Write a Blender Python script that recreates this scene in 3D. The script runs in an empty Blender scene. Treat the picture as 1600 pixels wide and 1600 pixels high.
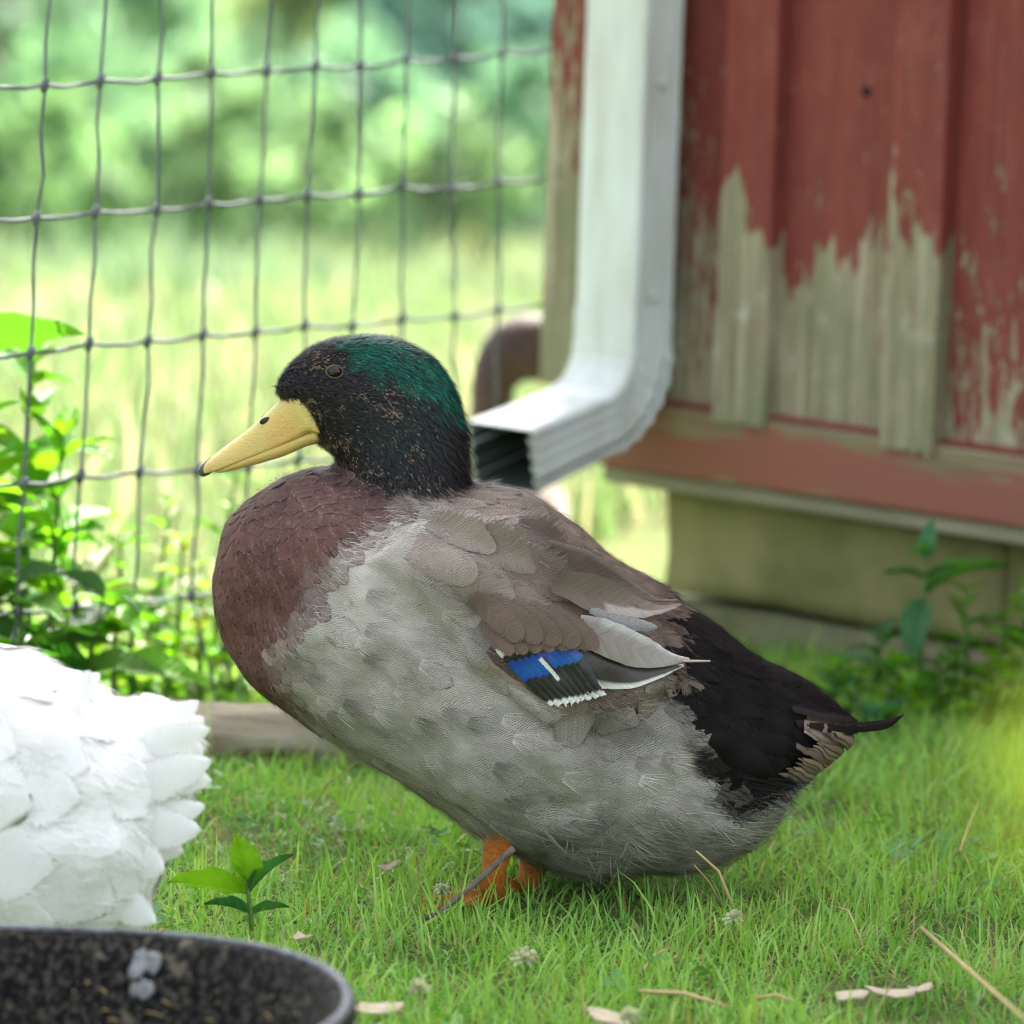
import bpy, bmesh, math, random
import numpy as np
from mathutils import Vector, Matrix, noise as mnoise
from mathutils.bvhtree import BVHTree
random.seed(7); RNG = np.random.default_rng(7)
scene = bpy.context.scene
COL = scene.collection

# ------------------------------------------------------------------ camera, sky, sun, exposure
FPX = 10100.0
CAM = Vector((0.0, -4.96, 1.0))
PITCH, ROLL = math.radians(8.0), math.radians(2.0)
fwd = Vector((0, math.cos(PITCH), -math.sin(PITCH)))
right0 = Vector((1, 0, 0)); up0 = right0.cross(fwd)
right = right0 * math.cos(ROLL) + up0 * math.sin(ROLL)
up = up0 * math.cos(ROLL) - right0 * math.sin(ROLL)
cam = bpy.data.cameras.new('camera'); camo = bpy.data.objects.new('camera', cam); COL.objects.link(camo)
R3 = Matrix((right, up, -fwd)).transposed()
camo.matrix_world = Matrix.Translation(CAM) @ R3.to_4x4()
cam.sensor_width = 36; cam.lens = 36 * FPX / 1600; cam.clip_start = 0.1; cam.clip_end = 2000
cam.dof.use_dof = True; cam.dof.focus_distance = 4.93; cam.dof.aperture_fstop = 5.7
scene.camera = camo

SUN_DIR = Vector((0.38, 0.90, 1.08)).normalized()      # towards the sun
world = bpy.data.worlds.new('World'); scene.world = world; world.use_nodes = True
wn = world.node_tree
sky = wn.nodes.new('ShaderNodeTexSky'); sky.sky_type = 'NISHITA'; sky.sun_disc = False
sky.sun_elevation = math.asin(SUN_DIR.z); sky.sun_rotation = math.atan2(SUN_DIR.x, SUN_DIR.y)
sky.air_density = 1.0; sky.dust_density = 5.0; sky.ozone_density = 0.3
hs_ = wn.nodes.new('ShaderNodeHueSaturation'); hs_.inputs['Saturation'].default_value = .42      # sky saturation cut, added to balance the blue cast in the shade
wn.links.new(sky.outputs[0], hs_.inputs['Color']); wn.links.new(hs_.outputs[0], wn.nodes['Background'].inputs[0]); wn.nodes['Background'].inputs[1].default_value = 0.15
sl = bpy.data.lights.new('sun', 'SUN'); sl.energy = 5.0; sl.angle = math.radians(.6); sl.color = (1, .955, .88)
so = bpy.data.objects.new('sun', sl); COL.objects.link(so)
so.rotation_euler = (-SUN_DIR).to_track_quat('-Z', 'Y').to_euler()
vs = scene.view_settings; vs.view_transform = 'Standard'; vs.look = 'None'; vs.gamma = 1; vs.exposure = 2.12
vs.use_curve_mapping = False
scene.cycles.use_denoising = True; scene.cycles.max_bounces = 7; scene.cycles.transparent_max_bounces = 24
scene.cycles.volume_bounces = 1; scene.cycles.sample_clamp_indirect = 6
scene.cycles.filter_width = 1.2

# ------------------------------------------------------------------ pixel -> place helpers (photo is 1600 px wide)
def ray(px, py): return (fwd + right * ((px - 800) / FPX) + up * (-(py - 800) / FPX))
def P(px, py, Y=0.0):
    d = ray(px, py); return CAM + d * ((Y - CAM.y) / d.y)
def PG(px, py, z=0.0):
    d = ray(px, py); return CAM + d * ((z - CAM.z) / d.z)
def PP(px, py, p0, n):
    d = ray(px, py); return CAM + d * ((p0 - CAM).dot(n) / d.dot(n))
_r, _u, _f, _c = (np.array(v) for v in (right, up, fwd, CAM))
def side_px(pts):                       # side-view authoring coordinates of points, measured on the drake's mid plane
    q = np.array(pts, float).copy(); q[:, 1] = 0.0; q = q - _c
    w = q @ _f
    return np.stack([800 + FPX * (q @ _r) / w, 800 - FPX * (q @ _u) / w], 1)

# ------------------------------------------------------------------ object helpers
def link(o, parent=None):
    COL.objects.link(o)
    if parent is not None: o.parent = parent
    return o
def empty(name, loc=(0, 0, 0), rz=0.0, label=None, cat=None, group=None, kind=None):
    o = bpy.data.objects.new(name, None); COL.objects.link(o); o.location = loc; o.rotation_euler = (0, 0, rz)
    o.empty_display_size = .05
    tag(o, label, cat, group, kind); return o
def tag(o, label=None, cat=None, group=None, kind=None):
    if label: o['label'] = label
    if cat: o['category'] = cat
    if group: o['group'] = group
    if kind: o['kind'] = kind
    return o
def mesh_np(name, V, F, smooth=True):
    V = np.asarray(V, np.float32); me = bpy.data.meshes.new(name)
    if isinstance(F, np.ndarray):
        k = F.shape[1]; n = len(F)
        me.vertices.add(len(V)); me.vertices.foreach_set('co', V.ravel())
        me.loops.add(n * k); me.loops.foreach_set('vertex_index', F.astype(np.int32).ravel())
        me.polygons.add(n); me.polygons.foreach_set('loop_start', np.arange(0, n * k, k, dtype=np.int32))
        me.update(calc_edges=True)
    else:
        me.from_pydata([tuple(v) for v in V], [], [tuple(f) for f in F]); me.update()
    if smooth: me.polygons.foreach_set('use_smooth', np.ones(len(me.polygons), bool))
    return me
def attr(me, name, data, typ='FLOAT'):
    a = me.attributes.new(name, typ, 'POINT'); data = np.asarray(data, np.float32)
    if typ == 'FLOAT_COLOR':
        if data.shape[1] == 3: data = np.concatenate([data, np.ones((len(data), 1), np.float32)], 1)
        a.data.foreach_set('color', data.ravel())
    elif typ == 'FLOAT_VECTOR': a.data.foreach_set('vector', data.ravel())
    else: a.data.foreach_set('value', data.ravel())
def obj(name, me, mat=None, parent=None, **kw):
    o = bpy.data.objects.new(name, me)
    if mat is not None and not me.materials: me.materials.append(mat)
    link(o, parent); tag(o, **kw); return o
def bm_mesh(name, bm, smooth=False):
    bmesh.ops.recalc_face_normals(bm, faces=bm.faces[:])
    me = bpy.data.meshes.new(name); bm.to_mesh(me); bm.free()
    if smooth:
        for p in me.polygons: p.use_smooth = True
    return me
def box_bm(x0, x1, y0, y1, z0, z1, bevel=0.0, seg=2):
    bm = bmesh.new()
    bmesh.ops.create_cube(bm, size=1)
    for v in bm.verts:
        v.co = Vector((x0 + (v.co.x + .5) * (x1 - x0), y0 + (v.co.y + .5) * (y1 - y0), z0 + (v.co.z + .5) * (z1 - z0)))
    if bevel: bmesh.ops.bevel(bm, geom=bm.edges[:], offset=bevel, segments=seg, affect='EDGES', profile=.5)
    return bm
def tube(pts, radii, n=8, cap=True):
    pts = [Vector(p) for p in pts]; V = []; F = []
    if not hasattr(radii, '__len__'): radii = [radii] * len(pts)
    ref = None
    for i, p in enumerate(pts):
        t = (pts[min(i + 1, len(pts) - 1)] - pts[max(i - 1, 0)]).normalized()
        if ref is None:
            ref = Vector((0, 0, 1)) if abs(t.z) < .9 else Vector((1, 0, 0))
        a = (ref - t * ref.dot(t)).normalized(); b = t.cross(a); ref = a
        for k in range(n):
            th = 2 * math.pi * k / n
            V.append(p + (a * math.cos(th) + b * math.sin(th)) * radii[i])
    for i in range(len(pts) - 1):
        for k in range(n):
            k2 = (k + 1) % n
            F.append((i * n + k, i * n + k2, (i + 1) * n + k2, (i + 1) * n + k))
    if cap:
        F.append(tuple(range(n))[::-1]); F.append(tuple((len(pts) - 1) * n + k for k in range(n)))
    return V, F
def loft(secs, close=True):
    n = len(secs[0]); V = [p for s in secs for p in s]; F = []
    for i in range(len(secs) - 1):
        for k in range(n):
            k2 = (k + 1) % n
            F.append((i * n + k, i * n + k2, (i + 1) * n + k2, (i + 1) * n + k))
    if close:
        F.append(tuple(range(n))[::-1]); F.append(tuple((len(secs) - 1) * n + k for k in range(n)))
    return V, F
def spl(xs, t):                                     # Catmull-Rom through rows of xs
    xs = np.asarray(xs, float); n = len(xs); t = np.clip(t, 0, n - 1 - 1e-9); i = int(t); f = t - i
    p0, p1, p2, p3 = xs[max(i - 1, 0)], xs[i], xs[min(i + 1, n - 1)], xs[min(i + 2, n - 1)]
    return .5 * ((2 * p1) + (-p0 + p2) * f + (2 * p0 - 5 * p1 + 4 * p2 - p3) * f * f + (-p0 + 3 * p1 - 3 * p2 + p3) * f ** 3)
def sstep(a, b, x):
    t = np.clip((x - a) / (b - a), 0, 1); return t * t * (3 - 2 * t)
def fbm(pts, scale, seed=0.0, octv=3):
    return np.array([mnoise.fractal(Vector((p[0] * scale + seed, p[1] * scale + seed * .7, p[2] * scale - seed)), 1.0, 2.0, octv) for p in pts])
def poly_sd(pts, poly):                             # signed distance, positive inside (2D)
    pts = np.asarray(pts, float); poly = np.asarray(poly, float); d = np.full(len(pts), 1e9); ins = np.zeros(len(pts), bool)
    for i in range(len(poly)):
        a, b = poly[i], poly[(i + 1) % len(poly)]; e = b - a; w = pts - a
        t = np.clip((w @ e) / (e @ e), 0, 1); q = w - t[:, None] * e; d = np.minimum(d, np.hypot(q[:, 0], q[:, 1]))
        c = ((a[1] <= pts[:, 1]) & (b[1] > pts[:, 1])) | ((b[1] <= pts[:, 1]) & (a[1] > pts[:, 1]))
        with np.errstate(divide='ignore', invalid='ignore'):
            xi = a[0] + (pts[:, 1] - a[1]) / (b[1] - a[1]) * e[0]
        ins ^= c & (pts[:, 0] < xi)
    return np.where(ins, d, -d)
def line_side(pts, line):                           # signed horizontal distance to a polyline x(y): positive to the right
    L = np.asarray(line, float); o = np.argsort(L[:, 1]); return pts[:, 0] - np.interp(pts[:, 1], L[o, 1], L[o, 0])

# ------------------------------------------------------------------ material helpers
def mat(name):
    m = bpy.data.materials.new(name); m.use_nodes = True; return m, m.node_tree, m.node_tree.nodes['Principled BSDF']
def N(nt, typ, **kw):
    n = nt.nodes.new('ShaderNode' + typ)
    for k, v in kw.items():
        if k.startswith('i_'):
            key = k[2:]; key = int(key) if key.isdigit() else key.replace('_', ' ')
            n.inputs[key].default_value = v
        else: setattr(n, k, v)
    return n
def L(nt, a, b): nt.links.new(a, b)
def math_n(nt, op, a, b=None, c=None, clamp=False):
    n = nt.nodes.new('ShaderNodeMath'); n.operation = op; n.use_clamp = clamp
    for i, x in enumerate((a, b, c)):
        if x is None: continue
        if hasattr(x, 'links'): nt.links.new(x, n.inputs[i])
        else: n.inputs[i].default_value = x
    return n.outputs[0]
def mixc(nt, fac, a, b, blend='MIX'):
    n = nt.nodes.new('ShaderNodeMix'); n.data_type = 'RGBA'; n.blend_type = blend
    for s, x in ((n.inputs[0], fac), (n.inputs[6], a), (n.inputs[7], b)):
        if hasattr(x, 'links'): nt.links.new(x, s)
        else: s.default_value = x if not hasattr(x, '__len__') else (tuple(x) + (1,))[:4]
    return n.outputs[2]
def noise_n(nt, vec, scale, detail=4, rough=.55, dist=0.0):
    n = N(nt, 'TexNoise', i_Scale=scale, i_Detail=detail, i_Roughness=rough, i_Distortion=dist)
    if vec is not None: nt.links.new(vec, n.inputs['Vector'])
    return n.outputs[0]
def ramp(nt, fac, stops):
    n = nt.nodes.new('ShaderNodeValToRGB'); cr = n.color_ramp
    while len(cr.elements) < len(stops): cr.elements.new(.5)
    for e, (p, c) in zip(cr.elements, stops): e.position = p; e.color = (tuple(c) + (1,))[:4]
    nt.links.new(fac, n.inputs[0]); return n.outputs[0]
def mapping(nt, vec, scale=(1, 1, 1), rot=(0, 0, 0), loc=(0, 0, 0)):
    n = N(nt, 'Mapping'); n.inputs['Scale'].default_value = scale; n.inputs['Rotation'].default_value = rot; n.inputs['Location'].default_value = loc
    nt.links.new(vec, n.inputs[0]); return n.outputs[0]
def bump(nt, bsdf, h, strength=.3, dist=.001):
    b = N(nt, 'Bump', i_Strength=strength, i_Distance=dist); nt.links.new(h, b.inputs['Height']); nt.links.new(b.outputs[0], bsdf.inputs['Normal'])
def simple(name, c1, c2=None, scale=20, rough=.7, bmp=.2, bd=.002, stretch=(1, 1, 1), spec=.3):
    m, nt, b = mat(name); tc = N(nt, 'TexCoord'); v = mapping(nt, tc.outputs['Object'], stretch)
    n = noise_n(nt, v, scale, 6, .6)
    L(nt, mixc(nt, ramp(nt, n, [(.3, (0, 0, 0)), (.7, (1, 1, 1))]), c1, c2 or tuple(x * .6 for x in c1)), b.inputs['Base Color'])
    b.inputs['Roughness'].default_value = rough; b.inputs['Specular IOR Level'].default_value = spec
    if bmp: bump(nt, b, n, bmp, bd)
    return m
def leafy(name, attr_col=True, col=(.08, .2, .02), trans=.45, rough=.5, vary=.25, tcol=None):
    """leaf / blade material: diffuse + gloss with light passing through"""
    m, nt, b = mat(name); out = nt.nodes['Material Output']
    if attr_col:
        a = N(nt, 'Attribute', attribute_name='Col'); base = a.outputs['Color']
    else:
        oi = N(nt, 'ObjectInfo'); tc = N(nt, 'TexCoord'); n = noise_n(nt, tc.outputs['Object'], 60, 4)
        base = mixc(nt, n, tuple(x * (1 - vary) for x in col), tuple(x * (1 + vary) for x in col))
        hs = N(nt, 'HueSaturation'); L(nt, base, hs.inputs['Color'])
        L(nt, math_n(nt, 'MULTIPLY_ADD', oi.outputs['Random'], .5, .75), hs.inputs['Value'])
        L(nt, math_n(nt, 'MULTIPLY_ADD', oi.outputs['Random'], .03, .485), hs.inputs['Hue']); base = hs.outputs[0]
    L(nt, base, b.inputs['Base Color']); b.inputs['Roughness'].default_value = rough; b.inputs['Specular IOR Level'].default_value = .35
    t = N(nt, 'BsdfTranslucent'); L(nt, mixc(nt, 1.0, base, tcol or (1.0, 1.1, .45), 'MULTIPLY'), t.inputs[0])
    mx = N(nt, 'MixShader'); mx.inputs[0].default_value = trans
    L(nt, b.outputs[0], mx.inputs[1]); L(nt, t.outputs[0], mx.inputs[2]); L(nt, mx.outputs[0], out.inputs[0])
    return m

# ================================================================== SETTING: terrain
def terrain_z(x, y):
    x = np.asarray(x, float); y = np.asarray(y, float)
    d = np.clip(y - 2.2, 0, None)
    z = -0.105 * (np.sqrt(d * d + 9) - 3)
    far = np.clip(y - 70, 0, None); z = z + .17 * far * sstep(0, 40, far)        # rises again past the valley floor
    bump_ = .004 * np.sin(x * 9 + 1) * np.cos(y * 7) + .003 * np.sin(x * 21 + y * 17)
    return z + bump_
def build_ground():
    ys = np.concatenate([np.linspace(-9, -2, 15), np.linspace(-1.9, 3, 120), np.linspace(3.2, 30, 90), np.linspace(31, 120, 60), np.linspace(130, 900, 40)])
    xs = np.concatenate([-np.geomspace(700, 2.1, 40), np.linspace(-2, 2, 100), np.geomspace(2.1, 700, 40)])
    X, Y = np.meshgrid(xs, ys); Z = terrain_z(X, Y); V = np.stack([X, Y, Z], -1).reshape(-1, 3)
    nx = len(xs); i = np.arange(len(ys) - 1)[:, None] * nx + np.arange(nx - 1)[None]; i = i.ravel()
    F = np.stack([i, i + 1, i + nx + 1, i + nx], 1)
    m, nt, b = mat('soil_and_turf'); g = N(nt, 'NewGeometry'); pos = g.outputs['Position']
    n1 = noise_n(nt, pos, 9, 6, .65); n2 = noise_n(nt, pos, 120, 5, .7)
    near = mixc(nt, ramp(nt, n1, [(.38, (0, 0, 0)), (.62, (1, 1, 1))]), (.09, .12, .035), (.15, .13, .065))
    near = mixc(nt, math_n(nt, 'MULTIPLY', n2, .5), near, (.05, .11, .015))
    n3 = noise_n(nt, mapping(nt, pos, (.5, .12, .3)), 1.0, 4, .6)
    far = mixc(nt, ramp(nt, n3, [(.35, (0, 0, 0)), (.65, (1, 1, 1))]), (.085, .13, .06), (.14, .155, .085))
    sx = N(nt, 'SeparateXYZ'); L(nt, pos, sx.inputs[0])
    hill = mixc(nt, ramp(nt, noise_n(nt, mapping(nt, pos, (.25, .06, .2)), 1.0, 4, .6), [(.35, (0, 0, 0)), (.65, (1, 1, 1))]), (.085, .14, .11), (.13, .17, .13))  # bluish green stands for distance haze, painted into the hillside
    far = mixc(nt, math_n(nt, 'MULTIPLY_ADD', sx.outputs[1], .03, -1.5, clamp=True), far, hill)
    f = math_n(nt, 'MULTIPLY_ADD', sx.outputs[1], .25, -.5, clamp=True)
    L(nt, mixc(nt, f, near, far), b.inputs['Base Color']); b.inputs['Roughness'].default_value = .95; b.inputs['Specular IOR Level'].default_value = .1
    bump(nt, b, n2, .6, .006)
    obj('ground', mesh_np('ground', V, F), m, kind='structure')
build_ground()

# ------------------------------------------------------------------ grass as one mass
def blades(name, x, y, length, width, color, lean_amt, mat_, label, cat, seg=3, z0=None, curl=.5, parent=None):
    n = len(x); z = terrain_z(x, y) if z0 is None else z0
    az = RNG.uniform(0, 2 * np.pi, n); lean = np.abs(RNG.normal(0, lean_amt, n)) + .08
    dx, dy = np.cos(az), np.sin(az); face = az + np.pi / 2 + RNG.normal(0, .5, n); wx, wy = np.cos(face), np.sin(face)
    V = np.zeros((n, 2 * seg + 1, 3), np.float32)
    for s in range(seg + 1):
        t = s / seg; ang = lean * (1 + curl * 2.2 * t)
        h = length * t * np.cos(np.minimum(ang, 1.5)) ; r = length * t * np.sin(np.minimum(ang, 1.5))
        cx, cy, cz = x + dx * r, y + dy * r, z - .003 + h
        if s == seg: V[:, 2 * seg] = np.stack([cx, cy, cz], 1)
        else:
            w = width * .5 * (1 - .55 * t)
            V[:, 2 * s] = np.stack([cx - wx * w, cy - wy * w, cz], 1); V[:, 2 * s + 1] = np.stack([cx + wx * w, cy + wy * w, cz], 1)
    k = 2 * seg + 1; base = (np.arange(n) * k)[:, None]; F = []
    for s in range(seg - 1):
        a = 2 * s; F += [base + np.array([[a, a + 1, a + 3]]), base + np.array([[a, a + 3, a + 2]])]
    a = 2 * (seg - 1); F.append(base + np.array([[a, a + 1, a + 2]]))
    F = np.concatenate(F, 0)
    me = mesh_np(name, V.reshape(-1, 3), F); attr(me, 'Col', np.repeat(color, k, 0), 'FLOAT_COLOR')
    return obj(name, me, mat_, parent, label=label, cat=cat, kind='stuff')
MGRASS = leafy('grass_blade', True, trans=.4, rough=.45)
MMEADOW = leafy('meadow_blade', True, trans=.4, rough=.5, tcol=(1.0, 1.04, .8))
def patchy(x, y, s, seed): return np.array([mnoise.noise(Vector((a * s + seed, b * s, seed))) for a, b in zip(x, y)])
def lawn():
    n = 150000
    y = RNG.uniform(-1.0, 1.25, n) ** 1.0; x = RNG.uniform(-1, 1, n) * (.62 + .02 * y)
    pt = patchy(x, y, 7, 1.3); pt2 = patchy(x, y, 22, 4.1)
    keep = RNG.uniform(0, 1, n) < np.clip(.78 + .6 * pt + .35 * pt2, .2, 1); x, y, pt, pt2 = x[keep], y[keep], pt[keep], pt2[keep]; n = len(x)
    ln = RNG.gamma(4.0, .0045, n) * (1 + .5 * pt + .5 * pt2) + .008; ln = np.clip(ln, .008, .085)
    wd = RNG.uniform(.0013, .0030, n)
    c0, c1, c2, c3 = np.array([.26, .53, .09]), np.array([.44, .65, .15]), np.array([.13, .36, .06]), np.array([.52, .42, .19])
    m = RNG.uniform(0, 1, n)[:, None]; col = c0 * (1 - m) + c1 * m
    dk = np.clip(.28 - pt * 1.1 - pt2 * .6 + RNG.normal(0, .25, n), 0, .9)[:, None]; col = col * (1 - dk) + c2 * dk
    dry = RNG.uniform(0, 1, n) < .05 + .10 * np.clip(-pt2 * 2 + .1, 0, 1); col[dry] = c3 * RNG.uniform(.6, 1.15, (dry.sum(), 1))
    le = np.where(dry, 1.1, .55)
    # dry blades lie flatter
    o1 = blades('lawn_grass', x[~dry], y[~dry], ln[~dry], wd[~dry], col[~dry], .75, MGRASS, 'short green lawn grass all around the drake', 'grass')
    blades('dry_grass', x[dry], y[dry], ln[dry] * .9, wd[dry] * .7, col[dry], 1.0, MGRASS, 'scattered thin straw coloured dry blades among the lawn grass', 'dry grass', z0=terrain_z(x[dry], y[dry]) + .006)
lawn()
def clover_leaves():
    n = 900; x = RNG.uniform(-.6, .6, n); y = RNG.uniform(-.95, .9, n); k = patchy(x, y, 5, 7.7) > .02; x, y = x[k], y[k]; n = len(x); V = []; F = []; C = []
    for i in range(n):
        z = RNG.uniform(.012, .03); r = RNG.uniform(.004, .0075); a0 = RNG.uniform(0, 6.28); tl_ = RNG.normal(0, .3, 2); col = np.array([.10, .27, .06]) * RNG.uniform(.7, 1.4)
        for j in range(3):
            a = a0 + j * 2.094; c = np.array([math.cos(a), math.sin(a)]); s_ = np.array([-c[1], c[0]]); o = len(V)
            for (l, w, h) in ((0, 0, 0), (.55, .42, .1), (1.0, .40, .08), (1.08, 0, 0), (1.0, -.40, .08), (.55, -.42, .1)):
                q = (c * l + s_ * w) * r * 1.5; V.append((x[i] + q[0], y[i] + q[1], z + h * r + q[0] * tl_[0] + q[1] * tl_[1])); C.append(col)
            F += [(o, o + 1, o + 2, o + 3), (o, o + 3, o + 4, o + 5)]
    me = mesh_np('clover_leaves', V, F, False); attr(me, 'Col', np.array(C), 'FLOAT_COLOR'); obj('clover_leaves', me, MGRASS, label='small three part clover leaves spread through the lawn', cat='clover', kind='stuff')
clover_leaves()
def meadow():
    n = 26000
    y = 1.15 + RNG.uniform(0, 1, n) ** 1.6 * 9; x = RNG.uniform(-1, 1, n) * (.75 + .14 * (y + 1)) - .05
    # keep out of the barn's footprint
    keep = ~((x > -.06 + (y - 1.4) * .3) & (y < 2.1)) & ~((x > .18 + (y - .9) * .5) & (y > .2)) | ((y > 2.1) & (x < .35 + (y - 2.1) * .7)); x, y = x[keep], y[keep]; n = len(x)
    ln = RNG.gamma(6, .022, n) * np.clip(.4 + (y - 1.1) * .45, .4, 1.1) * np.clip(1.5 - .32 * y, .3, 1); wd = RNG.uniform(.003, .007, n) * (1 + .25 * (y - 1))
    a, b, c = np.array([.13, .24, .08]), np.array([.28, .35, .18]), np.array([.46, .42, .28]); m = RNG.uniform(.2, .8, n)[:, None]
    col = a * (1 - m) + b * m; s = RNG.uniform(0, 1, n) < .22; col[s] = c * RNG.uniform(.7, 1.2, (s.sum(), 1))
    blades('meadow_grass', x, y, ln, wd, col, .22, MMEADOW, 'tall pale yellow green meadow grass beyond the wire fence', 'meadow grass', curl=.3)
    n = 60000; y = 6 + RNG.uniform(0, 1, n) ** 1.5 * 43; x = RNG.uniform(-1, 1, n) * (1.5 + .16 * y)
    ln = RNG.gamma(6, .011, n) * (1 + y * .03); wd = RNG.uniform(.005, .012, n) * (1 + y * .05)
    pt = patchy(x, y * .35, .9, 8.8)[:, None]; m = np.clip(.5 + pt * 1.3 + RNG.normal(0, .05, (n, 1)), 0, 1); col = np.array([.15, .25, .15]) * (1 - m) + np.array([.27, .30, .17]) * m
    blades('hay_meadow', x, y, ln, wd, col, .3, MMEADOW, 'sunlit hay meadow sloping away down the hill', 'meadow', seg=2, curl=.2)
meadow()

# ------------------------------------------------------------------ trees and bushes across the meadow, distance haze painted into their pale leaf colours
MLEAF = leafy('tree_foliage', True, trans=.5, rough=.6, tcol=(1.0, 1.1, .75))
MBARK = simple('tree_bark', (.12, .095, .07), (.05, .04, .03), 6, .9, .5, .02, (1, 1, .2))
def tree(x, y, h, rx, rz0, color, label, n=1300, leaf=.17, name='meadow_tree', conic=0.0):
    z = float(terrain_z(x, y)); root = empty(name, (x, y, z), RNG.uniform(0, 6.28), label, 'tree', 'trees beyond the meadow')
    pts = [Vector((0, 0, -.1))]; rr = [h * .035]
    for i in range(1, 6):
        pts.append(Vector((RNG.normal(0, h * .012), RNG.normal(0, h * .012), h * .85 * i / 5))); rr.append(h * .035 * (1 - i / 5.6))
    V, F = tube(pts, rr, 8); obj('trunk', mesh_np('trunk', V, F), MBARK, root)
    for i in range(5):
        a = RNG.uniform(0, 6.28); z0 = h * RNG.uniform(.3, .6); e = Vector((math.cos(a) * rx * .7, math.sin(a) * rx * .7, z0 + h * .18))
        V, F = tube([Vector((0, 0, z0)), e * .5 + Vector((0, 0, z0 * .45)), e], [h * .016, h * .011, h * .004], 6); obj('limb', mesh_np('limb', V, F), MBARK, root)
    # clumps through the crown volume, then leaves through each clump
    K = 34; cl = RNG.normal(0, 1, (K, 3)); cl /= np.linalg.norm(cl, axis=1)[:, None]; cl *= (RNG.uniform(.25, 1, (K, 1)) ** .5)
    zc = rz0 + (h - rz0) * (.5 + .5 * cl[:, 2]); sh = 1 - conic * (zc - rz0) / (h - rz0)
    C = np.stack([cl[:, 0] * rx * sh, cl[:, 1] * rx * sh, zc], 1); cr = RNG.uniform(.18, .36, K) * rx; cb = RNG.uniform(.65, 1.3, K)
    ci = RNG.integers(0, K, n); d = RNG.normal(0, 1, (n, 3)); d /= np.linalg.norm(d, axis=1)[:, None]; p = C[ci] + d * (cr[ci] * RNG.uniform(.3, 1, n) ** .5)[:, None]
    a = RNG.normal(0, 1, (n, 3)); a /= np.linalg.norm(a, axis=1)[:, None]; b = np.cross(a, d + RNG.normal(0, .5, (n, 3))); b /= np.linalg.norm(b, axis=1)[:, None] + 1e-9
    s = leaf * RNG.uniform(.6, 1.3, (n, 1)); Q = np.stack([p - a * s, p + b * s * .5, p + a * s, p - b * s * .5], 1).reshape(-1, 3)
    F = np.arange(4 * n).reshape(n, 4); me = mesh_np('crown', Q, F, False)
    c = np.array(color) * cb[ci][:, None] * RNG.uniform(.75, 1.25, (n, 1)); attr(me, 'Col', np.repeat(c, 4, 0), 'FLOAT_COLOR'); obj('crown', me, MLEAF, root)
def tree_px(px, py_base, dist, h, rx, rz0, color, label, **kw):
    p = CAM + ray(px, py_base) * (dist / fwd.y); tree(p.x, dist - 4.96, h, rx, rz0, color, label, **kw)
tree_px(150, 400, 36, 3.4, 1.35, .3, (.27, .42, .28), 'dense mid green bushy tree across the meadow with a low crown')
tree_px(30, 420, 30, 2.2, .8, .15, (.30, .42, .24), 'small bright green bush on the meadow slope')
tree_px(690, 380, 44, 4.4, 1.0, .1, (.17, .28, .28), 'dark blue green conifer standing at the meadow edge', conic=.75, leaf=.13)
tree_px(850, 380, 47, 4.8, 1.1, .1, (.15, .27, .28), 'second dark blue green conifer, the taller one at the meadow edge', conic=.75, leaf=.13)
tree_px(430, 300, 60, 5.5, 1.9, .5, (.40, .48, .40), 'broad green tree far down the slope, painted pale as if hazy')
tree_px(560, 420, 33, 2.0, .75, .1, (.36, .44, .24), 'low yellow green shrub in front of the conifers')
tree_px(800, 430, 30, 1.5, .7, .1, (.30, .42, .28), 'rounded light green shrub at the foot of the conifers')
tree_px(290, 330, 70, 6.5, 2.2, .5, (.34, .42, .40), 'wide green tree on the valley floor, greyed by painted haze')
tree_px(735, 430, 21, 1.25, .36, .05, (.17, .30, .28), 'blue green shrub on the slope just beyond the fence corner', n=1500, leaf=.07)
tree_px(610, 430, 24, 1.3, .30, .05, (.19, .33, .28), 'smaller blue green shrub beside the other one on the slope', n=1500, leaf=.07)
tree_px(165, 430, 22, 1.15, .34, .05, (.24, .41, .25), 'round mid green shrub half way down the slope', n=1500, leaf=.07)
tree_px(-20, 430, 25, 1.3, .40, .05, (.26, .42, .28), 'wide mid green shrub on the slope past the fence', n=1500, leaf=.07)
for (a_, d_, h_, r_, c_, lb) in ((40, 13, .42, .20, (.20, .33, .16), 'low pale bush in the near meadow behind the tallest weed'), (255, 14.5, .5, .22, (.22, .34, .20), 'low rounded bush in the near meadow'), (420, 13.5, .40, .2, (.23, .35, .19), 'low yellow green bush in the near meadow'), (540, 16, .6, .24, (.18, .31, .22), 'mint green bush further down the meadow'), (680, 13, .36, .2, (.23, .35, .19), 'small yellowish bush in the near meadow by the barn corner'), (800, 15, .55, .24, (.17, .30, .22), 'mint green bush in the meadow beside the barn corner'), (130, 17, .6, .26, (.19, .33, .20), 'bush with a flat top half hidden by the fence wires'), (340, 18, .7, .26, (.21, .34, .24), 'upright pale bush in the middle of the meadow')):
    tree_px(a_, 430, d_, h_, r_, .02, c_, lb, n=900, leaf=.035, name='meadow_bush')
tree_px(-250, 380, 40, 4.6, 1.6, .3, (.12, .24, .09), 'tall mid green tree past the end of the meadow fence')
tree_px(1050, 380, 46, 5.0, 1.6, .3, (.08, .17, .08), 'dark green spreading tree standing behind the red barn')
tree_px(1500, 360, 52, 6.0, 2.2, .3, (.06, .15, .04), 'large green tree hidden behind the red barn')
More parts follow.
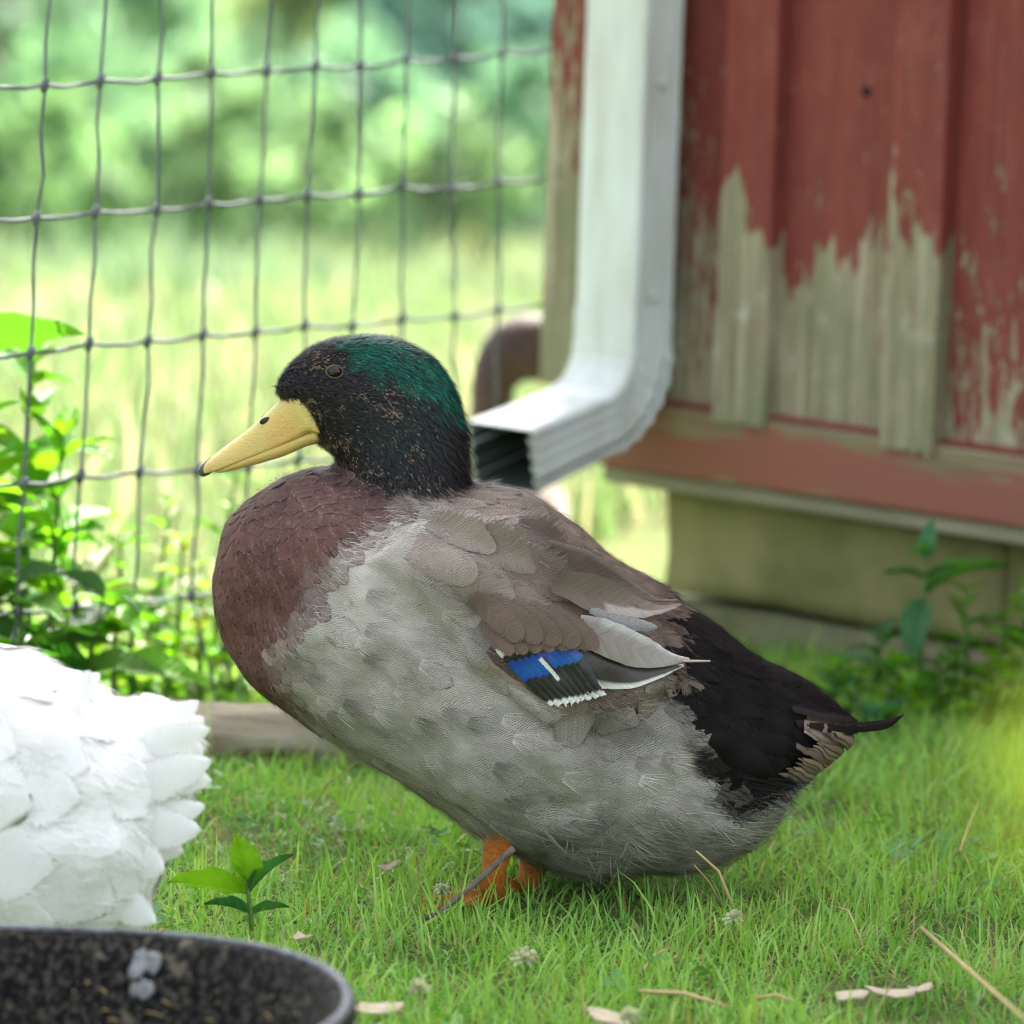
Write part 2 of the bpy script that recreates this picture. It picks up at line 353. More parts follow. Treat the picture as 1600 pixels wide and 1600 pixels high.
for (xx, yy, hh, lb) in ((-13, 96, 8, 'rounded green tree on the hillside across the valley'), (9, 104, 10, 'tallest green tree on the hillside across the valley'), (-34, 110, 9, 'spreading green tree far along the hillside'), (38, 100, 9, 'broad green tree on the hillside beyond the barn')):
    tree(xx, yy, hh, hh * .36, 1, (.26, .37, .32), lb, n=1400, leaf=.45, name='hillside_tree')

# ================================================================== BARN
YA = PG(1500, 1092).y
A_ = P(1600, 850, YA - .02); zS = A_.z
B_ = PG(930, 748, zS)
dW = Vector((A_.x - B_.x, A_.y - B_.y, 0)).normalized(); nW = Vector((dW.y, -dW.x, 0))
if nW.y > 0: nW = -nW
# barn frame: x along the wall (to the right, coming nearer), y out of the wall, z up
wall0 = Vector((B_.x, B_.y, 0)) - nW * .035            # board plane lies 35 mm behind the sill's face
def wall_px(px, py, off=0.0):
    q = PP(px, py, wall0 + nW * off, nW) - wall0; return q.dot(dW), q.z
barn = empty('barn', wall0, math.atan2(dW.y, dW.x), 'red board and batten barn with peeling paint on a block foundation', 'barn')
def bl(x, o, z): return wall0 + dW * x + nW * o + Vector((0, 0, z))
# local coords of the barn empty: local x = dW, local y = rotated 90deg ccw of dW ; outward = -y
sgn = 1.0 if Vector((-dW.y, dW.x, 0)).dot(nW) > 0 else -1.0
def barn_part(name, x0, x1, o0, o1, z0, z1, m, bevel=.002, color=None, parent=None):
    ya, yb = sorted((sgn * o0, sgn * o1))
    if name in ('board', 'batten', 'corner_board') and o1 > 0:     # the lower end is chewed by rot
        bm = bmesh.new(); k_ = 9; sd_ = RNG.uniform(0, 90)
        pr = [(x0 + (x1 - x0) * i / k_, z0 + .007 * mnoise.noise(Vector((sd_ + i * .9, 0, 0))) + .004 * mnoise.noise(Vector((sd_ + i * 2.7, 5, 0)))) for i in range(k_ + 1)] + [(x1, z1), (x0, z1)]
        a_ = [bm.verts.new((x, ya, z)) for x, z in pr]; b_ = [bm.verts.new((x, yb, z)) for x, z in pr]; bm.faces.new(a_); bm.faces.new(b_[::-1]); m_ = len(pr)
        for i in range(m_): bm.faces.new((a_[i], b_[i], b_[(i + 1) % m_], a_[(i + 1) % m_]))
        o = obj(name, bm_mesh(name, bm), m, barn if parent is None else parent)
        if color: o.color = color
        return o
    bm = box_bm(x0, x1, ya, yb, z0, z1)
    bmesh.ops.bevel(bm, geom=bm.edges[:], offset=bevel, segments=2, affect='EDGES', profile=.5)
    o = obj(name, bm_mesh(name, bm), m, barn if parent is None else parent)
    if color: o.color = color
    return o
def paint_wood():
    m, nt, b = mat('peeling_red_paint'); tc = N(nt, 'TexCoord'); oi = N(nt, 'ObjectInfo'); ob = tc.outputs['Object']
    sc = N(nt, 'SeparateColor'); L(nt, oi.outputs['Color'], sc.inputs[0]); thr, flake, seed = sc.outputs[0], sc.outputs[1], sc.outputs[2]
    off = N(nt, 'CombineXYZ'); L(nt, math_n(nt, 'MULTIPLY', seed, 37.0), off.inputs[0]); L(nt, math_n(nt, 'MULTIPLY', seed, 11.0), off.inputs[1])
    va = N(nt, 'VectorMath', operation='ADD'); L(nt, ob, va.inputs[0]); L(nt, off.outputs[0], va.inputs[1]); v = va.outputs[0]
    sx = N(nt, 'SeparateXYZ'); L(nt, ob, sx.inputs[0]); z = sx.outputs[2]
    jag = noise_n(nt, mapping(nt, v, (19, 19, 5.0)), 1.0, 5, .6)
    jag2 = noise_n(nt, mapping(nt, v, (90, 90, 9)), 1.0, 4, .7)
    e = math_n(nt, 'SUBTRACT', z, thr)
    e = math_n(nt, 'ADD', e, math_n(nt, 'MULTIPLY', math_n(nt, 'SUBTRACT', jag, .5), .40))
    e = math_n(nt, 'ADD', e, math_n(nt, 'MULTIPLY', math_n(nt, 'SUBTRACT', jag2, .5), .07))
    paint = math_n(nt, 'MULTIPLY', math_n(nt, 'ADD', e, .004), 120.0, clamp=True)
    chips = noise_n(nt, mapping(nt, v, (130, 130, 30)), 1.0, 5, .72)
    cth = math_n(nt, 'SUBTRACT', .72, math_n(nt, 'MULTIPLY', flake, math_n(nt, 'SUBTRACT', 1.0, math_n(nt, 'MULTIPLY', e, 2.4, clamp=True))))
    chip = math_n(nt, 'MULTIPLY', math_n(nt, 'SUBTRACT', chips, cth), 25.0, clamp=True)
    paint = math_n(nt, 'MULTIPLY', paint, math_n(nt, 'SUBTRACT', 1.0, chip))
    grain = noise_n(nt, mapping(nt, v, (105, 105, 4)), 1.0, 7, .72); big = noise_n(nt, mapping(nt, v, (14, 14, 8)), 1.0, 4, .6)
    wood = ramp(nt, grain, [(.30, (.075, .06, .035)), (.44, (.25, .21, .13)), (.56, (.37, .33, .225)), (.70, (.54, .49, .35))])
    wood = mixc(nt, ramp(nt, big, [(.45, (0, 0, 0)), (.65, (.75, .75, .75))]), wood, (.19, .205, .11))
    moss = math_n(nt, 'MULTIPLY_ADD', z, -1.9, .85, clamp=True)
    wood = mixc(nt, math_n(nt, 'MULTIPLY', moss, math_n(nt, 'MULTIPLY', big, .55)), wood, (.14, .13, .06))
    rem = noise_n(nt, mapping(nt, v, (70, 70, 13)), 1.0, 5, .75); wood = mixc(nt, ramp(nt, rem, [(.60, (0, 0, 0)), (.66, (.6, .6, .6))]), wood, (.22, .07, .055))
    pale_ = noise_n(nt, mapping(nt, v, (40, 40, 22)), 1.0, 6, .7); wood = mixc(nt, ramp(nt, pale_, [(.58, (0, 0, 0)), (.68, (.55, .55, .55))]), wood, (.55, .53, .44))
    red = mixc(nt, big, (.255, .047, .034), (.20, .05, .037)); red = mixc(nt, ramp(nt, grain, [(.35, (.75, .75, .75)), (.6, (0, 0, 0))]), red, (.13, .026, .021)); red = mixc(nt, ramp(nt, pale_, [(.5, (0, 0, 0)), (.75, (.5, .5, .5))]), red, (.30, .10, .075))
    L(nt, mixc(nt, paint, wood, red), b.inputs['Base Color']); b.inputs['Roughness'].default_value = .62; b.inputs['Specular IOR Level'].default_value = .3
    h = math_n(nt, 'ADD', math_n(nt, 'MULTIPLY', paint, .5), math_n(nt, 'MULTIPLY', grain, .6)); bump(nt, b, h, .6, .0018)
    return m
MPAINT = paint_wood()
zb = wall_px(1300, 668)[1]; ZT = 2.3
xs = {k: wall_px(k, 300, .0405)[0] for k in (850, 905, 1127, 1206, 1236, 1390, 1473, 1503)}
xc = wall_px(858, 300, .045)[0]
def zpx(px, py): return wall_px(px, py)[1]
pitchW = xs[1390] - xs[1127]; bw = xs[1206] - xs[1127]
# boards and battens along the front wall
edges = [xs[1127] + bw * .5 + pitchW * k for k in range(-2, 12)]; edges[0] = xc
bthr = {0: zpx(880, 330), 1: zpx(1095, 520), 2: zpx(1300, 380), 3: zpx(1560, 660)}; bfl = {0: .28, 1: .30, 2: .12, 3: .24}
for k in range(len(edges) - 1):
    t = bthr.get(k, zb + .1 + .1 * RNG.uniform()); f = bfl.get(k, .16)
    barn_part('board', edges[k] + .0012, edges[k + 1] - .0012, 0, .019, zb - .004 * (k % 3), ZT, MPAINT, color=(t, f, RNG.uniform(), 1))
kt = {1: zpx(1165, 200), 2: zpx(1430, 330)}
for k in range(1, len(edges) - 1):
    t = kt.get(k, zb + .15 + .15 * RNG.uniform())
    barn_part('batten', edges[k] - bw * .5, edges[k] + bw * .5, .0195, .0195 + .021, zb + (-.006, .002, -.003)[k % 3], ZT, MPAINT, .003, color=(t, .10, RNG.uniform(), 1))
barn_part('corner_board', xc - .004, xc + .062, .0195, .045, zb + .01, ZT, MPAINT, .004, color=(zpx(880, 300), .28, .37, 1))
kx, kz = wall_px(1353, 143, .02); bm = bmesh.new(); bmesh.ops.create_uvsphere(bm, u_segments=14, v_segments=8, radius=1)
for v_ in bm.verts: v_.co = Vector((kx + v_.co.x * .0062, sgn * (.0192 + v_.co.y * .0012), kz + v_.co.z * .005))
obj('nail_hole', bm_mesh('nail_hole', bm, True), simple('rusty_dark_hole', (.02, .008, .006), (.01, .005, .004), 200, .9, 0), barn)
# the side wall running back from the corner
for k in range(12):
    bx = xc + .001
    o = barn_part('board', bx, bx + .02, -.003 - .15 * (k + 1) + .002, -.003 - .15 * k, zb, ZT, MPAINT, color=(zb + .25 * RNG.uniform(), .2, RNG.uniform(), 1))
# unseen far walls and roof close the building, added to keep sun off the yard
XR = 2.45; DEP = 1.9
for k in range(10):
    barn_part('board', XR - .02, XR, -.19 * (k + 1) + .002, -.19 * k - .02, zb, ZT, MPAINT, color=(zb + .1, .12, RNG.uniform(), 1))
for k in range(13):
    w_ = (XR - xc) / 13; barn_part('board', xc + w_ * k + .001, xc + w_ * (k + 1) - .001, -DEP - .02, -DEP, zb, ZT, MPAINT, color=(zb + .1, .12, RNG.uniform(), 1))
MROOF = simple('grey_roof_sheet', (.22, .22, .21), (.13, .12, .11), 8, .5, .2, .004)
def roof_panel(x0, x1):
    bm = bmesh.new(); vs_ = []
    for i in range(9):
        x = x0 + (x1 - x0) * i / 8; h = .012 * (i % 2)
        vs_.append([bm.verts.new((x, sgn * o, ZT + .02 + h + (.22 - o) * .34)) for o in (.22, -DEP - .15)])
    for a, b in zip(vs_[:-1], vs_[1:]): bm.faces.new((a[0], b[0], b[1], a[1]))
    o = obj('roof_sheet', bm_mesh('roof_sheet', bm), MROOF, barn); md = o.modifiers.new('t', 'SOLIDIFY'); md.thickness = .004
for k in range(5): roof_panel(xc - .02 + .52 * k, xc - .02 + .52 * (k + 1))
for xx in (xc + .001, XR - .022):
    bm = bmesh.new(); pr = [(-.01, ZT + .001), (-DEP, ZT + .001), (-DEP, ZT + .02 + (.22 + DEP) * .34 - .01), (-.01, ZT + .02 + .23 * .34 - .01)]
    a = [bm.verts.new((xx, sgn * o, z)) for o, z in pr]; b = [bm.verts.new((xx + .02, sgn * o, z)) for o, z in pr]
    bm.faces.new(a); bm.faces.new(b[::-1])
    for i in range(4): bm.faces.new((a[i], b[i], b[(i + 1) % 4], a[(i + 1) % 4]))
    obj('gable_board', bm_mesh('gable_board', bm), MPAINT, barn).color = (-2, .05, .2, 1)
# sill beam and the board under it
MSILL = None
def sill_mat():
    m, nt, b = mat('worn_sill_paint'); tc = N(nt, 'TexCoord'); v = tc.outputs['Object']; sx = N(nt, 'SeparateXYZ'); L(nt, v, sx.inputs[0])
    oi = N(nt, 'ObjectInfo'); sc = N(nt, 'SeparateColor'); L(nt, oi.outputs['Color'], sc.inputs[0])
    n = noise_n(nt, mapping(nt, v, (10, 10, 60)), 1.0, 5, .6); g = noise_n(nt, mapping(nt, v, (6, 200, 200)), 1.0, 5, .6)
    d = math_n(nt, 'ABSOLUTE', math_n(nt, 'SUBTRACT', sx.outputs[2], sc.outputs[0]))
    e = math_n(nt, 'SUBTRACT', sc.outputs[1], math_n(nt, 'ADD', d, math_n(nt, 'MULTIPLY', math_n(nt, 'SUBTRACT', n, .5), .11)))
    pm = math_n(nt, 'MULTIPLY_ADD', e, 90, .5, clamp=True)
    wood = ramp(nt, g, [(.3, (.13, .10, .055)), (.55, (.22, .175, .095)), (.75, (.31, .26, .16))])
    L(nt, mixc(nt, math_n(nt, 'MULTIPLY', pm, math_n(nt, 'MULTIPLY_ADD', g, 1.1, .2, clamp=True)), wood, (.27, .05, .045)), b.inputs['Base Color']); b.inputs['Roughness'].default_value = .55
    bump(nt, b, g, .4, .0015); return m
MSILL = sill_mat()
zs_top = wall_px(1300, 672, .035)[1]; zs_mid = wall_px(1300, 782, .035)[1]; zs_bot = wall_px(1300, 808, .03)[1]
xe = wall_px(926, 745, .035)[0]
barn_part('sill_beam', xe, 2.46, -.10, .035, zs_mid, zs_top, MSILL, .004, color=(zs_mid + .022, .030, 0, 1))
barn_part('sill_cap', xe + .003, 2.39, .012, .031, zs_top + .0003, zs_top + .005, MPAINT, .002, color=(-2, .12, .4, 1))
MRAW = simple('raw_weathered_timber', (.33, .30, .21), (.17, .155, .10), 5, .8, .5, .002, (1.5, 40, 40))
barn_part('sill_board', xe + .006, 2.4, -.10, .028, zs_bot, zs_mid - .0005, MRAW, .003)
# foundation: two courses of blocks
MBLOCK = simple('mossy_concrete_block', (.30, .27, .125), (.145, .145, .055), 9, .92, .7, .004)
MBLOCK2 = simple('darker_concrete_block', (.20, .19, .11), (.10, .105, .045), 12, .92, .8, .004)  # lower course in a darker tone
xf = wall_px(1036, 880, -.02)[0]; zc1 = wall_px(1200, 955, -.02)[1]
def block(x0, x1, o0, o1, z0, z1, m):
    bm = box_bm(x0, x1, *sorted((sgn * o0, sgn * o1)), z0, z1)
    bmesh.ops.subdivide_edges(bm, edges=bm.edges[:], cuts=5, use_grid_fill=True)
    for v in bm.verts:
        v.co += Vector((mnoise.noise(v.co * 22), mnoise.noise(v.co * 22 + Vector((5, 0, 0))), mnoise.noise(v.co * 22 + Vector((0, 9, 0))))) * .0035
    return obj('foundation_block', bm_mesh('foundation_block', bm, True), m, barn)
for k in range(5): block(xf + .42 * k + .003, xf + .42 * (k + 1) - .003, -.18, -.02 - .002 * (k % 2), zc1 + .004, zs_bot - .001, MBLOCK)
for k in range(6): block(xf - .03 + .37 * k + .003, xf - .03 + .37 * (k + 1) - .003, -.18, -.012 + .010 * (k % 2), -.16, zc1 - .004, MBLOCK2)
for k in range(4): block(xf + .001, xf + .15, -.185 - .35 * (k + 1), -.185 - .35 * k - .005, -.16, zs_bot - .002, MBLOCK)

# ================================================================== DOWNSPOUT
def downspout():
    m, nt, b = mat('white_enamelled_metal'); tc = N(nt, 'TexCoord'); n = noise_n(nt, mapping(nt, tc.outputs['Object'], (30, 30, 6)), 1.0, 5, .65)
    n2 = noise_n(nt, tc.outputs['Object'], 160, 4, .7); sx = N(nt, 'SeparateXYZ'); L(nt, tc.outputs['Object'], sx.inputs[0])
    dirt = math_n(nt, 'MULTIPLY', ramp(nt, n, [(.42, (0, 0, 0)), (.70, (1, 1, 1))]), .5)
    c = mixc(nt, dirt, (.70, .745, .72), (.42, .40, .30)); c = mixc(nt, ramp(nt, n2, [(.66, (0, 0, 0)), (.72, (.5, .5, .5))]), c, (.30, .27, .2))
    L(nt, c, b.inputs['Base Color']); b.inputs['Roughness'].default_value = .33; b.inputs['Specular IOR Level'].default_value = .45
    mi, nti, bi = mat('pipe_inside_shade'); bi.inputs['Base Color'].default_value = (.035, .05, .045, 1); bi.inputs['Roughness'].default_value = .5  # dark colour stands for the shade inside the white pipe
    W_, D_ = .078, .058                                    # along the wall, out from the wall
    # pipe axis measured on the wall
    ax = wall_px(984, 300, .024 + D_ / 2 + .02)[0]; oc = .042 + D_ / 2 + .004
    prof = []
    def corner(sx_, sy_, a0):
        for i in range(4):
            a = a0 + (math.pi / 2) * i / 3; prof.append((sx_ * (W_ / 2 - .006) + .006 * math.cos(a), sy_ * (D_ / 2 - .006) + .006 * math.sin(a)))
    corner(1, 1, 0)
    for i in range(5): prof.append((.022 - .044 * i / 4, D_ / 2))
    corner(-1, 1, math.pi / 2)
    g = [.0185, .0165, .0150, .0120, .0105, .0075, .0060, .0030, .0015, -.0015, -.0030, -.0060, -.0075, -.0105, -.0120, -.0150, -.0165, -.0185]
    dep = [0, 0, 1, 1, 0, 0, 1, 1, 0, 0, 1, 1, 0, 0, 1, 1, 0, 0]
    for y_, d_ in zip(g, dep): prof.append((-W_ / 2 + .005 * d_, y_ * 1.33))
    corner(-1, -1, math.pi)
    for i in range(5): prof.append((-.022 + .044 * i / 4, -D_ / 2))
    corner(1, -1, 1.5 * math.pi)
    for y_, d_ in zip(g[::-1], dep[::-1]): prof.append((W_ / 2 - .005 * d_, y_ * 1.33))
    root = empty('downspout', bl(ax, oc, 0), 0, 'white ribbed metal downspout with curved outlet elbow on the barn corner', 'downspout')
    inv = Matrix.Translation(-Vector(root.location))
    z0 = wall_px(975, 540, oc)[1]
    def sec(c, o_dir, sc_=1.0, crimp=0.0):               # c = (out, z) centre ; o_dir = unit (out,z) that the profile's front axis follows
        return [inv @ bl(ax + p[0] * sc_ * (1 - crimp), oc + c[0] + p[1] * sc_ * o_dir[0], c[1] + p[1] * sc_ * o_dir[1]) for p in prof]
    secs = [sec((0, ZT), (1, 0)), sec((0, z0 - .03), (1, 0))]
    def shell(name, secs, m_, parent, thick=.0012):
        V, F = loft(secs, False); me = mesh_np(name, V, F, True); o = obj(name, me, m_, parent)
        md = o.modifiers.new('shell', 'SOLIDIFY'); md.thickness = thick; md.offset = -1
        es = o.modifiers.new('es', 'EDGE_SPLIT'); es.split_angle = math.radians(35); return o
    shell('pipe', secs, m, root)
    el = []; R_ = .072; bend = math.radians(77); n = 12
    el.append(sec((0, z0 + .035), (1, 0), 1.035)); el.append(sec((0, z0 + .004), (1, 0), 1.035)); el.append(sec((0, z0 + .003), (1, 0), 1.06)); el.append(sec((0, z0), (1, 0), 1.035))
    for i in range(1, n + 1):
        a = bend * i / n; c = (R_ * (1 - math.cos(a)), z0 - R_ * math.sin(a)); el.append(sec(c, (math.cos(a), math.sin(a)), 1.035 + (.045 if i % 2 else -.02)))
    e = el and (R_ * (1 - math.cos(bend)), z0 - R_ * math.sin(bend)); t = (math.sin(bend), -math.cos(bend))
    for s_ in (.02, .05, .085, .118): el.append(sec((e[0] + t[0] * s_, e[1] + t[1] * s_), (math.cos(bend), math.sin(bend)), 1.035 + .09 * (s_ / .118) ** 2))
    shell('elbow', el, m, root)
    V, F = loft([[p * .93 + (sum(s, Vector()) / len(s)) * .07 for p in s] for s in el[4:]], False); me = mesh_np('inner_shade', V, [f[::-1] for f in F]); obj('inner_shade', me, mi, root)  # extra dark sheet within the elbow, shade painted as its colour
    for px_, py_ in ((1050, 130), (1022, 462)):
        xx, zz = wall_px(px_, py_, oc); c = inv @ bl(ax + W_ / 2 + .002, oc + .004, zz)
        V, F = tube([c - dW * .003, c + dW * .002, c + dW * .004], [.0045, .0045, .002], 8); obj('rivet', mesh_np('rivet', V, F), m, root)
    bm = box_bm(-.004, .004, -.02, .02, -.006, .006, .0012)
    return root
downspout()

# ================================================================== WIRE FENCE
MWIRE = simple('galvanised_wire', (.15, .175, .185), (.09, .10, .105), 60, .5, .2, .0004); MWIRE.node_tree.nodes['Principled BSDF'].inputs['Roughness'].default_value = .8
fA = PG(330, 1115); fB = bl(xc - .012, .01, 0); fB = Vector((fB.x, fB.y, 0)); fd = (fB - Vector((fA.x, fA.y, 0))).normalized(); fn = Vector((fd.y, -fd.x, 0))
fence = empty('wire_fence', fB, 0, 'woven grey wire mesh fence tied to the corner of the red barn', 'fence')
def fpt(px, py): return PP(px, py, fB, fn) - fB
hx = [-420, -330, -245, -160, -75, 0]
top = [(-20, 135), (70, 133), (157, 126), (247, 122), (331, 114), (417, 111), (493, 103), (563, 103), (635, 93), (710, 91), (785, 82), (856, 78)]
r2 = [(-40, 340), (57, 341), (150, 331), (245, 328), (326, 318), (405, 313), (480, 304), (561, 303), (628, 291), (706, 294), (778, 284), (848, 280)]
r3 = [(-60, 560), (48, 551), (139, 537), (231, 533), (317, 523), (399, 519), (476, 509), (551, 509), (628, 498), (711, 494), (779, 484), (846, 475)]
r4 = [(-70, 760), (38, 756), (126, 744), (218, 737), (309, 734), (389, 727), (466, 718), (540, 713), (622, 703), (706, 698), (774, 690), (842, 684)]
r5 = [(-80, 965), (28, 955), (118, 948), (210, 940), (299, 930), (381, 925), (458, 915), (533, 912), (616, 904), (700, 897), (769, 888), (838, 880)]
r6 = [(-90, 1150), (18, 1140), (108, 1135), (200, 1128), (345, 1118), (375, 1118), (452, 1108), (527, 1104), (611, 1094), (695, 1088), (764, 1078), (834, 1070)]
rows = [np.array(r, float) for r in (top, r2, r3, r4, r5, r6)]
r0 = rows[0] + (rows[0] - rows[1]) * [.9, 1]; r00 = r0 + (rows[0] - rows[1]) * [.9, 1]
rows = [r00, r0] + rows
ext = []
for r in rows:                                   # carry the mesh on to the left, past the picture
    s = (r[0] - r[3]) / 3; ext.append(np.concatenate([[r[0] + s * k for k in range(7, 0, -1)], r]))
nodes = [[fpt(*q) for q in r] for r in ext]
def wobble(a, b, s=.0022):
    return [a.lerp(b, t) + Vector((RNG.normal(0, s), RNG.normal(0, s), RNG.normal(0, s * .6))) for t in (.33, .66)]
for ri, r in enumerate(nodes):
    pts = []
    for a, b in zip(r[:-1], r[1:]):
        pts += [a] + [q - Vector((0, 0, .0018)) for q in wobble(a, b, .0008)]
    pts.append(r[-1])
    V, F = tube(pts, .0018, 6); obj('line_wire', mesh_np('line_wire', V, F), MWIRE, fence)
    if ri >= 1:
        for q in r[:-1]:
            V, F = tube([q + Vector((-.0012, 0, -.006)), q + Vector((0, -.001, 0)), q + Vector((.0012, 0, .006))], [.0027, .0038, .0027], 6)
            obj('wire_knot', mesh_np('wire_knot', V, F), MWIRE, fence)
for c in range(len(nodes[0]) - 1):
    pts = []
    for a, b in zip(nodes[:-1], nodes[1:]): pts += [a[c]] + wobble(a[c], b[c], .0014)
    pts += [nodes[-1][c], nodes[-1][c] + Vector((0, 0, -.03))]
    V, F = tube(pts, .0014, 6); obj('stay_wire', mesh_np('stay_wire', V, F), MWIRE, fence)
# fence posts away to the left, out of the picture
pl = nodes[0][0]; V, F = tube([Vector((pl.x, pl.y, -.1)), Vector((pl.x, pl.y, .6)), Vector((pl.x, pl.y, 1.25))], [.04, .038, .036], 10)
obj('post', mesh_np('post', V, F), MRAW, fence)

# ================================================================== BIRDS: shared tools
def pair_secs(pairs, Y, sub=4, n=40, power=2.25, yc=0.0, cf=.5):
    """pairs: (top px, top py, bottom px, bottom py, half width m) -> ellipse-like rings on a mid plane at y=Y"""
    A = np.array(pairs, float); out = []
    for i in range((len(A) - 1) * sub + 1):
        a = spl(A, i / sub); T = P(a[0], a[1], Y); B = P(a[2], a[3], Y); c = B.lerp(T, cf); h1 = T - c; h0_ = c - B; w = max(a[4], .001); ring = []
        for k in range(n):
            th = 2 * math.pi * k / n; cs, sn = math.cos(th), math.sin(th); e = 2 / power
            ring.append(c + (h1 if cs > 0 else h0_) * (math.copysign(abs(cs) ** e, cs)) + Vector((0, yc + w * math.copysign(abs(sn) ** e, sn), 0)))
        out.append(ring)
    return out
def fused(lofts, voxel, smooth_it=8):
    """several closed lofts grown together into one continuous skin"""
    V = []; F = []
    for (v, f) in lofts:
        o = len(V); V += [tuple(p) for p in v]; F += [tuple(i + o for i in q) for q in f]
    me = bpy.data.meshes.new('tmp'); me.from_pydata(V, [], F); me.update()
    bm = bmesh.new(); bm.from_mesh(me); bmesh.ops.recalc_face_normals(bm, faces=bm.faces[:]); bm.to_mesh(me); bm.free()
    o = bpy.data.objects.new('tmp', me); COL.objects.link(o)
    r = o.modifiers.new('r', 'REMESH'); r.mode = 'VOXEL'; r.voxel_size = voxel
    s = o.modifiers.new('s', 'SMOOTH'); s.factor = .5; s.iterations = smooth_it
    dg = bpy.context.evaluated_depsgraph_get(); res = bpy.data.meshes.new_from_object(o.evaluated_get(dg))
    bpy.data.objects.remove(o); bpy.data.meshes.remove(me)
    for p in res.polygons: p.use_smooth = True
    return res
def mesh_vn(me):
    n = len(me.vertices); v = np.zeros(n * 3, np.float32); me.vertices.foreach_get('co', v); q = np.zeros(n * 3, np.float32); me.vertex_normals.foreach_get('vector', q)
    return v.reshape(-1, 3).astype(float), q.reshape(-1, 3).astype(float)
def bvh_of(me):
    return BVHTree.FromPolygons([v.co[:] for v in me.vertices], [tuple(p.vertices) for p in me.polygons])
def poisson(V, idx, rad):
    """greedy spread of surface points, rad per vertex"""
    cell = float(np.min(rad)) ; grid = {}; out = []
    kmax = int(math.ceil(float(np.max(rad)) / cell))
    for i in idx:
        p = V[i]; r = rad[i]; g = tuple((p // cell).astype(int)); ok = True; kk = int(math.ceil(r / cell))
        for a in range(-kk, kk + 1):
            for b in range(-kk, kk + 1):
                for c in range(-kk, kk + 1):
                    j = grid.get((g[0] + a, g[1] + b, g[2] + c))
                    if j is not None:
                        for jj in j:
                            d = V[jj] - p
                            if d @ d < r * r: ok = False; break
                    if not ok: break
                if not ok: break
            if not ok: break
        if ok: grid.setdefault(g, []).append(i); out.append(i)
    return np.array(out)
TROW = np.array([0, .22, .45, .66, .83, .94, 1.0]); WROW = np.array([.5, .82, 1.0, .97, .78, .5, .18]); UCOL = np.array([-1, -.55, 0, .55, 1.0])
def lay_feathers(name, p, n, f, Lm, Wm, bvh, col, verm, fringe, h0=.0003, lift=.0022, conform=1.0, camber=.0003, mat_=None, parent=None, pointed=0.0):
    """shield-shaped feathers laid along the skin, overlapping like shingles"""
    cnt = len(p); n = n / np.linalg.norm(n, axis=1)[:, None]; f = f - n * np.sum(f * n, 1)[:, None]; f /= np.linalg.norm(f, axis=1)[:, None] + 1e-9; s = np.cross(n, f)
    R, C = len(TROW), len(UCOL); Q = np.zeros((cnt, R, C, 3)); W = WROW.copy()
    if pointed: W = W * (1 - pointed * TROW ** 2)
    for i, t in enumerate(TROW):
        for j, u in enumerate(UCOL):
            te = t - .10 * u * u * t
            Q[:, i, j] = p + f * (Lm * te)[:, None] + s * (Wm * .5 * W[i] * u)[:, None]
    q = Q.reshape(-1, 3); out = np.empty_like(q); k = 0
    lift = np.broadcast_to(np.asarray(lift, float), (cnt,)); tt_ = np.repeat(TROW, C); uu_ = np.tile(UCOL, R); lay = RNG.uniform(-.00015, .00015, cnt)
    rc = R * C
    for a in range(len(q)):
        b = a // rc; loc, nn, _, _ = bvh.find_nearest(q[a]); r_ = a % rc; h = h0 + lift[b] * tt_[r_] - camber * uu_[r_] ** 2 + lay[b]
        if conform >= 1: out[a] = (loc.x + nn.x * h, loc.y + nn.y * h, loc.z + nn.z * h)
        else:
            on = np.array(loc) + np.array(nn) * h; fr = q[a] + n[b] * h; out[a] = on * conform + fr * (1 - conform)
    base = (np.arange(cnt) * rc)[:, None]; F = []
    for i in range(R - 1):
        for j in range(C - 1):
            a = i * C + j; F.append(base + np.array([[a, a + 1, a + C + 1, a + C]]))
    me = mesh_np(name, out, np.concatenate(F, 0))
    attr(me, 'Col', np.repeat(col, rc, 0), 'FLOAT_COLOR'); attr(me, 'verm', np.repeat(verm, rc))
    ed = np.array([[max(abs(u), 0 if t < .7 else (t - .7) / .3) for u in UCOL] for t in TROW]).ravel(); sd = np.array([[1.0 for u in UCOL] for t in TROW]).ravel()
    attr(me, 'edge', np.tile(ed, cnt)); attr(me, 'fringe', np.repeat(fringe, rc))
    uv = np.zeros((cnt, R, C, 3)); uv[..., 0] = UCOL[None, None, :] * Wm[:, None, None] * .5; uv[..., 1] = TROW[None, :, None] * Lm[:, None, None]; uv[..., 2] = RNG.uniform(0, 9, cnt)[:, None, None]
    attr(me, 'fuv', uv.reshape(-1, 3), 'FLOAT_VECTOR')
    return obj(name, me, mat_, parent, kind='stuff')
